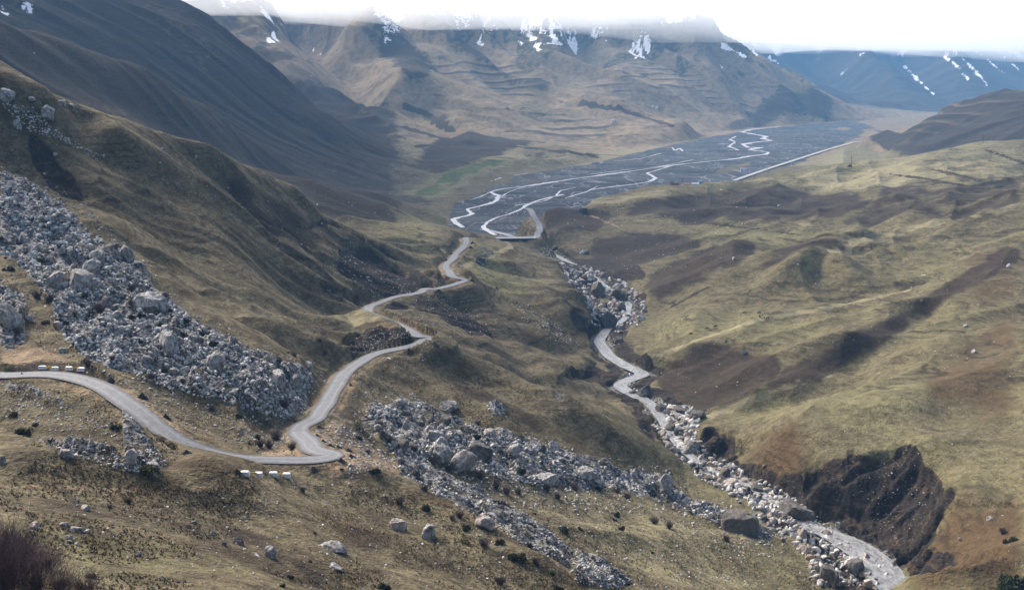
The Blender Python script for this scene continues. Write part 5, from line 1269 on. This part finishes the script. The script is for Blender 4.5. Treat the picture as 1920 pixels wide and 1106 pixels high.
G1, G2 = "gravel heaps along the lower road", "gravel heaps along the upper road"
for u, v, w, h, lab, g in [
 (209,717,24,9,"wide black gravel heap on the verge right of the white barriers",None),(267,746,20,10,"pointed black gravel heap above the road, second from the barriers",None),(311,784,17,9,"black gravel heap above the road, third from the barriers",None),(350,851,28,8,"long black gravel heap on the outer verge before the hairpin",None),(444,886,16,8,"black gravel heap touching the left end of the lower white barriers",None),(586,880,22,6,"low black gravel heap under the road right of the lower barriers",None),
 (41,703,9,3,"tiny dark heap on the road at the left edge",None),(594,818,15,5,"black gravel heap at the upper arm of the hairpin",G1),(606,828,12,5,"black gravel heap at the upper arm of the hairpin",G1),
 (619,836,15,5,"black gravel heap on the outer rim of the hairpin",G1),(634,839,13,5,"black gravel heap on the outer rim of the hairpin",G1),(652,845,16,5,"black gravel heap on the outer rim of the hairpin",G1),(657,856,17,5,"black gravel heap on the outer rim of the hairpin",G1),(639,864,16,6,"black gravel heap on the outer rim of the hairpin",G1),
 (597,801,17,4,"black gravel heap beside the straight above the hairpin",None),(657,723,9,4,"black gravel heap on the right verge half way up the lower road",None),(766,658,12,5,"black gravel heap on the verge before the second bend",None),(815,645,13,5,"black gravel heap on the outside of the second bend",None),
 (884,527,9,4,"black gravel heap at the sharp outer corner of the upper road",None),(822,546,12,4,"black gravel heap below the upper road",None),(886,457,10,4,"black gravel heap right of the road's far end",G2),(882,465,10,4,"black gravel heap right of the road's far end",G2),(846,477,10,3,"dark heap left of the far stretch of road",G2),(837,489,10,3,"dark heap left of the far stretch of road",G2),(931,541,8,3,"dark heap on the grass right of the upper road",None)]:
    p = hit(u, v)
    m = p[1] / F_PX
    o = link("gravel_heap", HEAPS[rng.integers(3)])
    o.location = (p[0], p[1], p[2] + CAM_Z - .05); o.rotation_euler[2] = rng.uniform(-.3, .3)
    o.scale = (w * m * .62, w * m * .6, max(h * m * 2.0, .9))
    tag(o, lab, "gravel heap", g)

# ------------------------------------------------------------------ barriers, bridge, poles, houses, cattle
def bm_obj(name, bm, mat, parent=None, smooth=False):
    me = bpy.data.meshes.new(name); bm.normal_update(); bm.to_mesh(me); bm.free()
    me.materials.append(mat)
    if smooth:
        for p in me.polygons: p.use_smooth = True
    return link(name, me, parent)
def add_box(bm, c, s, rot=0.0, bev=0.0):
    r = bmesh.ops.create_cube(bm, size=1.0)
    M = Matrix.Translation(c) @ Matrix.Rotation(rot, 4, 'Z') @ Matrix.Diagonal((*s, 1))
    bmesh.ops.transform(bm, matrix=M, verts=r["verts"])
    if bev:
        es = list({e for v in r["verts"] for e in v.link_edges})
        bmesh.ops.bevel(bm, geom=es, offset=bev, segments=2, affect='EDGES')
def prism(bm, outline, y0, y1):
    """outline in (x, z), extruded along y"""
    a = [bm.verts.new((x, y0, z)) for x, z in outline]; b = [bm.verts.new((x, y1, z)) for x, z in outline]
    n = len(outline); bm.faces.new(a); bm.faces.new(b[::-1])
    for i in range(n): bm.faces.new((a[i], b[i], b[(i + 1) % n], a[(i + 1) % n]))
    bmesh.ops.recalc_face_normals(bm, faces=bm.faces)
M_WHITE = simple("white painted concrete", (0.62, 0.62, 0.60), (0.80, 0.80, 0.79), 3.0, 0.6)
M_YELLOW = simple("yellow paint", (0.55, 0.31, 0.01), (0.66, 0.40, 0.02), 3.0, 0.5)
M_RED = simple("faded red lettering", (0.55, 0.20, 0.20), (0.72, 0.36, 0.36), 9.0, 0.6)
M_BLUE = simple("faded blue lettering", (0.16, 0.22, 0.36), (0.45, 0.50, 0.60), 9.0, 0.6)
def block_outline(w, h, side):
    # upright block, its inner upper corner cut back
    o = [(-w / 2, 0), (w / 2, 0), (w / 2, h * .55), (w * .36, h * .97), (w * .3, h), (-w * .45, h), (-w / 2, h * .9)]
    return o if side > 0 else [(-x, z) for x, z in o][::-1]
for uc, vb, gap, w, h, yz, rot, lab, mk in [
 (91.5, 692, 22.5, 15.2, 6.4, .96, -.02, "white barrier pair with an orange yellow plate, leftmost beside the road on the left edge", M_BLUE),
 (141.5, 694, 22.0, 15.2, 7.0, .95, -.06, "white barrier pair with faded red lettering above the left road", M_RED),
 (472, 892, 24.0, 17.6, 9.8, .90, -.04, "white barrier pair with yellow plate below the road, next to the black heap", None),
 (525, 893.5, 23.0, 17.0, 9.6, .92, .0, "white barrier pair with a yellow plate below the road, right of the lower two", None)]:
    p = hit(uc, vb); m = p[1] / F_PX
    root = empty("road_barrier", (p[0], p[1], p[2] + CAM_Z - .04), rot)
    tag(root, lab, "barrier", None)
    zs, ys = [], []
    for sd_ in (1, -1):
        bm = bmesh.new(); prism(bm, block_outline(w * m, h * m, sd_), -.32, .32)
        bmesh.ops.bevel(bm, geom=list(bm.edges), offset=.025, segments=1, affect='EDGES')
        b = bm_obj("barrier_block", bm, M_WHITE, root); bx = -sd_ * gap * m / 2; pb = hit(uc - sd_ * gap / 2, vb + (1.2 if sd_ < 0 else -.6)); b.location = Matrix.Rotation(-rot, 3, 'Z') @ Vector((pb[0] - p[0], pb[1] - p[1], pb[2] - p[2])); zs.append(b.location.z); ys.append(b.location.y)
        b.rotation_euler[2] = rng.uniform(-.06, .06)
        if mk is not None and (sd_ == (1 if mk is M_BLUE else -1)):
            bm = bmesh.new()
            for k, xx in enumerate(np.linspace(-.38, .42, 7)): add_box(bm, (xx * w * m * .8, -.327, h * m * (.62 + .05 * (k % 2))), (w * m * .085, .008, h * m * (.26 if k % 3 else .16)))
            bm_obj("lettering", bm, mk, b)
    gw = (gap - w) * m
    bm = bmesh.new(); prism(bm, [(-gw * .75, h * m * .62), (gw * .75, h * m * .62), (gw * 1.15, h * m * 1.02), (-gw * 1.15, h * m * 1.02)], -.40, -.345)
    pl = bm_obj("plate", bm, M_YELLOW, root); pl.location = (0, sum(ys) / 2 + .05, sum(zs) / 2 + .05)

M_CONC = simple("grey concrete", (0.24, 0.24, 0.235), (0.36, 0.36, 0.35), 0.8, 0.85)
M_DARKMETAL = simple("dark steel girder", (0.018, 0.020, 0.022), (0.040, 0.042, 0.045), 2.0, 0.6)
PB = ROAD_P[1][0][0]
s, w = px_dir(922, 446); A0 = Vector((float(s) * 738, 738, PB[2] + CAM_Z + .3)); B0 = Vector((PB[0], PB[1], PB[2] + CAM_Z + .05))
Lb = (B0 - A0).length; ang = math.atan2(B0.y - A0.y, B0.x - A0.x)
br = empty("bridge", A0, ang); tag(br, "small grey road bridge on a single pier across the head of the gorge", "bridge")
bm = bmesh.new(); add_box(bm, (Lb / 2, 0, -.2), (Lb + 3, 6.4, .42)); bm_obj("deck", bm, M_CONC, br)
for yy in (-2.3, 2.3):
    bm = bmesh.new(); add_box(bm, (Lb / 2, yy, -1.05), (Lb, .5, 1.28)); bm_obj("girder", bm, M_DARKMETAL, br)
s, w = px_dir(975, 455); xp = (float(s) * 742 - A0.x) / math.cos(ang)
gz = ground(A0.x + xp * math.cos(ang), A0.y + xp * math.sin(ang)) + CAM_Z - A0.z
bm = bmesh.new(); add_box(bm, (xp, 0, (-1.69 + gz - 1) / 2), (1.5, 5.2, abs(gz - 1 + 1.69)), 0, .08); add_box(bm, (xp, 0, -1.85), (2.2, 5.8, .3)); bm_obj("pier", bm, M_CONC, br)
for xx in (0.5, Lb - .5):
    bm = bmesh.new(); add_box(bm, (xx, 0, -3.2), (2.4, 6.0, 3.0)); bm_obj("abutment", bm, M_CONC, br)
for yy in (-3.05, 3.05):
    bm = bmesh.new(); add_box(bm, (Lb / 2, yy, .95), (Lb, .1, .1)); add_box(bm, (Lb / 2, yy, .52), (Lb, .08, .08))
    for xx in np.arange(0, Lb + .1, 2.5): add_box(bm, (xx, yy, .455), (.12, .12, .9))
    bm_obj("railing", bm, M_CONC, br)

M_POLE = simple("weathered dark wood", (0.030, 0.026, 0.024), (0.065, 0.058, 0.052), 2.0)
M_POLEL = simple("pale concrete pole", (0.30, 0.30, 0.30), (0.42, 0.42, 0.42), 2.0)
def pole(x, y, z, h, mat, lab, arms=2, group=None):
    r = empty("power_pole", (x, y, z)); tag(r, lab, "pole", group)
    bm = bmesh.new(); bmesh.ops.create_cone(bm, cap_ends=True, segments=8, radius1=.22, radius2=.14, depth=h + .6, matrix=Matrix.Translation((0, 0, h / 2 - .3))); bm_obj("post", bm, mat, r)
    bm = bmesh.new()
    for k in range(arms): add_box(bm, (0, -.2, h - .5 - k * 1.1), (2.6 - .7 * k, .14, .16))
    bm_obj("crossarm", bm, mat, r)
    bm = bmesh.new()
    for xx in (-1.1, -.4, .4, 1.1): bmesh.ops.create_cone(bm, cap_ends=True, segments=6, radius1=.09, radius2=.06, depth=.3, matrix=Matrix.Translation((xx, -.2, h - .27)))
    bm_obj("insulator", bm, M_POLEL, r)
for u, v, hp, Yr, dark, lab in [
 (1596,311,17,None,1,"tall dark power pole beside a dark bush on the right hill crest"), (1736,286,12,None,1,"dark power pole on the crest in front of the bare right hill"), (1843,270,17,None,1,"dark power pole near the crest road on the right"), (1554,299,8,1250,1,"short dark power pole behind the right crest"),
 (1279,350,15,1240,1,"dark power pole in front of the orange house"), (1415,336,14,1290,1,"dark power pole beside the far straight road, next to the crest"), (1409,337,10,1290,0,"pale power pole just left of the dark pole by the far road"), (1162,356,9,1180,0,"pale power pole on the left behind the pale crest strip"), (1196,357,11,1190,0,"pale power pole behind the crest, second from the left"), (1227,354,10,1200,0,"pale power pole behind the crest left of the small houses"), (1340,345,10,1270,0,"pale power pole right of the small houses"), (1374,340,10,1280,0,"pale power pole left of the far road's near end"), (1437,327,9,1430,0,"pale power pole right of the far road, third along"), (1484,312,8,1560,0,"pale power pole along the far road on the green flat"), (1508,305,8,1640,0,"farthest pale power pole along the far road"), (1543,322,7,1370,0,"pale power pole on the green flat behind the crest")]:
    if Yr is None:
        p = hit(u, v)
    else:
        s, w = px_dir(u, v); p = (float(s) * Yr, Yr, ground(float(s) * Yr, Yr))
    pole(p[0], p[1], p[2] + CAM_Z, hp * p[1] / F_PX, M_POLE if dark else M_POLEL, lab)

M_WALLS = {"orange": simple("orange plaster", (0.40, 0.20, 0.10), (0.50, 0.28, 0.15), .5), "pink": simple("pinkish white plaster", (0.52, 0.42, 0.48), (0.62, 0.52, 0.58), .5), "blue": simple("pale blue plaster", (0.34, 0.44, 0.56), (0.44, 0.54, 0.64), .5), "white": simple("white plaster", (0.62, 0.62, 0.62), (0.74, 0.74, 0.74), .5), "grey": simple("grey stone wall", (0.20, 0.19, 0.18), (0.30, 0.28, 0.26), .5), "dark": simple("dark timber", (0.05, 0.03, 0.03), (0.09, 0.05, 0.05), .5)}
M_ROOFS = {"rust": simple("rusty metal roof", (0.22, 0.12, 0.08), (0.32, 0.20, 0.13), .4), "pale": simple("pale metal roof", (0.40, 0.42, 0.45), (0.52, 0.54, 0.56), .4)}
M_GLASS = simple("dark window glass", (0.02, 0.025, 0.03), (0.05, 0.055, 0.06), 1.0, .2, .5)
def house(u, Y, wpx, hpx, wall, roof, lab, rz=0.0, vbase=None):
    if vbase is not None:
        p = hit(u, vbase, 1300); x, Y, z = p
    else:
        s, w = px_dir(u, 346); x = float(s) * Y; z = ground(x, Y)
    m = Y / F_PX; W_, H_ = wpx * m, hpx * m * .68; D_ = W_ * .7
    r = empty("house", (x, Y, z + CAM_Z), rz); tag(r, lab, "house")
    bm = bmesh.new(); add_box(bm, (0, 0, H_ / 2 - .5), (W_, D_, H_ + 1)); bm_obj("wall", bm, M_WALLS[wall], r)
    e = .35; bm = bmesh.new()
    o = [(-D_ / 2 - e, H_ - .15), (0, H_ + hpx * m * .32), (D_ / 2 + e, H_ - .15), (D_ / 2 + e, H_ + .02), (0, H_ + hpx * m * .32 + .18), (-D_ / 2 - e, H_ + .02)]
    prism(bm, [(a, b) for a, b in o], -W_ / 2 - e, W_ / 2 + e); bmesh.ops.rotate(bm, verts=bm.verts, matrix=Matrix.Rotation(math.pi / 2, 3, 'Z')); bm_obj("roof", bm, M_ROOFS[roof], r)
    bm = bmesh.new(); prism(bm, [(-D_ / 2, H_ - .02), (D_ / 2, H_ - .02), (0, H_ + hpx * m * .32 - .05)], -W_ / 2 + .02, W_ / 2 - .02); bmesh.ops.rotate(bm, verts=bm.verts, matrix=Matrix.Rotation(math.pi / 2, 3, 'Z')); bm_obj("gable", bm, M_WALLS[wall], r)
    for xx in (-.28, .28):
        bm = bmesh.new(); add_box(bm, (xx * W_, -D_ / 2 - .02, H_ * .55), (W_ * .14, .06, H_ * .34)); bm_obj("window", bm, M_GLASS, r)
    bm = bmesh.new(); add_box(bm, (0, -D_ / 2 - .02, H_ * .34), (W_ * .13, .06, H_ * .68)); bm_obj("door", bm, M_WALLS["dark"], r)
house(1286, 1235, 15, 9, "orange", "rust", "orange walled house with a rusty roof peeking over the right crest", .1)
house(1303, 1245, 11, 8, "pink", "pale", "pinkish white house right of the orange house behind the crest", -.1)
house(1313, 1275, 6, 9, "blue", "pale", "small pale blue house right of the pinkish one", .2)
house(1265, 1230, 6, 5, "blue", "pale", "tiny bluish shed left of the orange house", 0)
house(1249, 1215, 9, 5, "grey", "pale", "low grey stone house at the left end of the small settlement", .1)
house(1321, 1265, 6, 5, "dark", "rust", "small dark shed at the right end of the small settlement", 0)
house(1391, 0, 5, 7, "white", "pale", "left one of the two white sheds on the gravel plain", 0, 322)
house(1397, 0, 5, 7, "white", "pale", "right one of the two white sheds on the gravel plain", .1, 322)
house(1149, 0, 6, 5, "white", "pale", "lone white house on the pale field of the middle mountain", 0, 229)
house(1224, 0, 4, 4, "white", "pale", "left white hut on the mountainside right of the pale field", .1, 202)
house(1231, 0, 4, 4, "white", "pale", "right white hut on the mountainside right of the pale field", 0, 204)
# autumn-coloured tree by the houses
M_AUT = simple("orange brown twigs and buds", (0.16, 0.085, 0.035), (0.30, 0.17, 0.08), 1.0)
def tree(u, Y, hpx, lab):
    s, w = px_dir(u, 346); x = float(s) * Y; h = hpx * Y / F_PX
    r = empty("tree", (x, Y, ground(x, Y) + CAM_Z)); tag(r, lab, "tree")
    paths = [[(0, 0, -.4), (.05, 0, h * .3), (0, .1, h * .62)]]; rad = [.22]
    for k in range(9):
        a = k * 2.4; q = np.array([0, 0, h * (.25 + .04 * k)]); e = np.array([math.cos(a) * h * .3, math.sin(a) * h * .3, h * .35])
        paths.append([q, q + e * .5, q + e]); rad.append(.09)
    t = mesh_np("trunk", *tubes(paths, rad, 5), False); link("trunk", t, r, M_BARK)
    c = link("crown", leaf_mesh("crown", int(u), 1500, .07, .9), r, M_AUT); c.scale = (h * .42, h * .42, h * .62); c.location = (0, 0, h * .3)
tree(1262, 1238, 15, "orange brown tree left of the orange house"); tree(1271, 1250, 9, "smaller brown tree touching the orange house")
o = add_bush(1593, 313, 7, 7, JUNI, "juniper_bush", "", "bush")
if o: o["label"] = "dark bush at the foot of the tall pole on the right crest"; del o["group"]
p_ = (float(px_dir(1355, 342)[0]) * 1075, 1075)
pz = ground(*p_); bm = bmesh.new(); add_box(bm, (0, 0, 1.0), (1.1, 1.1, 2.4), 0, .06); add_box(bm, (0, 0, 2.3), (1.4, 1.4, .25))
o = bm_obj("marker_post", bm, M_WALLS["dark"]); o.location = (*p_, pz + CAM_Z); tag(o, "dark stubby post on the pale crest strip right of the houses", "post")

# cattle
def cow_mesh():
    V = [(-.62,0,.95),(-.25,0,.98),(.2,0,1.0),(.55,0,1.05),(.78,0,1.02),(.98,0,.78),(1.12,0,.55),(1.22,0,.42)]
    R = [(.27,.30),(.31,.33),(.32,.35),(.28,.32),(.17,.22),(.12,.14),(.12,.13),(.075,.08)]
    E = [(i, i + 1) for i in range(7)]
    def addc(base, pts, rs):
        b = base
        for p, r in zip(pts, rs):
            V.append(p); R.append((r, r)); E.append((b, len(V) - 1)); b = len(V) - 1
    for sy in (-1, 1):
        addc(0, [(-.60, sy * .17, .66), (-.70, sy * .17, .38), (-.62, sy * .17, .03)], [.13, .065, .05])
        addc(3, [(.52, sy * .16, .62), (.54, sy * .16, .34), (.52, sy * .16, .03)], [.11, .06, .05])
        addc(5, [(.98, sy * .15, .88), (.94, sy * .24, .88)], [.045, .02])
    addc(0, [(-.86, 0, 1.0), (-.92, 0, .7), (-.92, 0, .45)], [.04, .025, .03])
    me = bpy.data.meshes.new("cow"); me.from_pydata(V, E, [])
    o = bpy.data.objects.new("cow", me); COL.objects.link(o)
    o.modifiers.new("skin", 'SKIN'); sv = me.skin_vertices[0].data
    for i, r in enumerate(R): sv[i].radius = r
    sv[0].use_root = True
    sub = o.modifiers.new("sub", 'SUBSURF'); sub.levels = 1; sub.render_levels = 1
    dg = bpy.context.evaluated_depsgraph_get()
    out = bpy.data.meshes.new_from_object(o.evaluated_get(dg))
    bpy.data.objects.remove(o); bpy.data.meshes.remove(me)
    out.name = "cow"
    return out
COW = cow_mesh()
COATS = {"brown": simple("brown cow hide", (0.055, 0.018, 0.010), (0.085, 0.030, 0.016), 1.0), "black": simple("black cow hide", (0.010, 0.009, 0.009), (0.020, 0.018, 0.018), 1.0), "pale": simple("cream and brown cow hide", (0.14, 0.06, 0.03), (0.48, 0.42, 0.34), 1.4)}
CM = {}
for k in COATS: CM[k] = COW.copy(); CM[k].materials.clear(); CM[k].materials.append(COATS[k])
for u, v, c, rz, lab in [(1343,566,"pale",.4,"pale reddish cow alone on the meadow above the herd"), (1396,589,"brown",3.0,"brown cow grazing at the left of the small herd"), (1423,589,"black",.2,"dark cow at the top middle of the small herd"), (1424.5,595.5,"black",1.4,"black cow seen end on below the top middle one"), (1433,597,"black",1.7,"small black calf between the black cow and the brown one"), (1439.5,598.5,"brown",.3,"brown cow at the lower right of the small herd"), (1442.5,591.5,"pale",.5,"cream coloured cow at the right end of the small herd"), (1342,614,"black",3.3,"dark cow on the pale track left of the herd"), (1326,618,"brown",.1,"brown cow on the meadow left of the dark one on the track"), (1295,628,"brown",.4,"brown cow farthest left, near the stream bank")]:
    p = hit(u, v); k = (.62 if "calf" in lab else .88)
    o = link("cow", CM[c]); o.location = (p[0], p[1], p[2] + CAM_Z - .02); o.rotation_euler[2] = rz; o.scale = (k, k, k)
    tag(o, lab, "cow", "cattle grazing on the meadow")
# ------------------------------------------------------------------ air: pale haze, low cloud
def box_mesh(name, x0, x1, y0, y1, z0, z1):
    V = [(x, y, z) for x in (x0, x1) for y in (y0, y1) for z in (z0, z1)]
    return mesh_np(name, V, [(0,1,3,2),(4,6,7,5),(0,4,5,1),(2,3,7,6),(0,2,6,4),(1,5,7,3)], False)
def vol_material(name, col, dens, aniso=0.0):
    m = bpy.data.materials.new(name); m.use_nodes = True; t = m.node_tree
    t.nodes.remove(t.nodes["Principled BSDF"])
    v = t.nodes.new("ShaderNodeVolumePrincipled")
    v.inputs["Color"].default_value = (*col, 1); v.inputs["Density"].default_value = dens; v.inputs["Anisotropy"].default_value = aniso
    v.inputs["Density Attribute"].default_value = ""; v.inputs["Color Attribute"].default_value = ""; v.inputs["Temperature Attribute"].default_value = ""
    t.links.new(v.outputs[0], t.nodes["Material Output"].inputs["Volume"])
    return m
ztop = float(ZW.max()) + 3
haze = link("haze", box_mesh("haze", -5200, 5200, -120, 7700, float(ZW.min()) - 1.5, ztop), mat=vol_material("pale haze", (0.26, 0.58, 1.0), 0.9e-4, 0.0))
tag(haze, kind="stuff")
gx_ = np.arange(-7000, 7001, 200.0); gy_ = np.arange(1300, 9000, 150.0)
CX, CY = np.meshgrid(gx_, gy_)
base = CAM_Z + 140 - 32 * sstep(CX / CY, 0.05, 0.4) + 34 * fbm(CX, CY, 800, 3, 300) + 12 * noise2(CX / 260, CY / 260, 305)
topz = CAM_Z + 330.0 + 600 * sstep(-CX, 420, 640) * (1 - sstep(CY, 2300, 2900)) + 25 * fbm(CX, CY, 500, 3, 310)  # cloud piled higher at the left, added to shade the dark mountain
n0 = CX.size; nr, nc = CX.shape
V = np.r_[np.stack([CX, CY, base], -1).reshape(-1, 3), np.stack([CX, CY, topz], -1).reshape(-1, 3)]
ii = np.arange(n0).reshape(nr, nc)
fb = np.stack([ii[:-1, :-1], ii[1:, :-1], ii[1:, 1:], ii[:-1, 1:]], -1).reshape(-1, 4)
ft = fb[:, ::-1] + n0
ring = list(ii[0, :]) + list(ii[1:, -1]) + list(ii[-1, -2::-1]) + list(ii[-2:0:-1, 0])
ring = np.array(ring); nx = np.roll(ring, -1)
fs = np.stack([ring, nx, nx + n0, ring + n0], -1)
cloud = link("cloud", mesh_np("cloud", V, np.r_[fb, ft, fs], False), mat=vol_material("low cloud", (0.965, 0.975, 0.985), 1.7e-3, 0.5))
tag(cloud, kind="stuff")
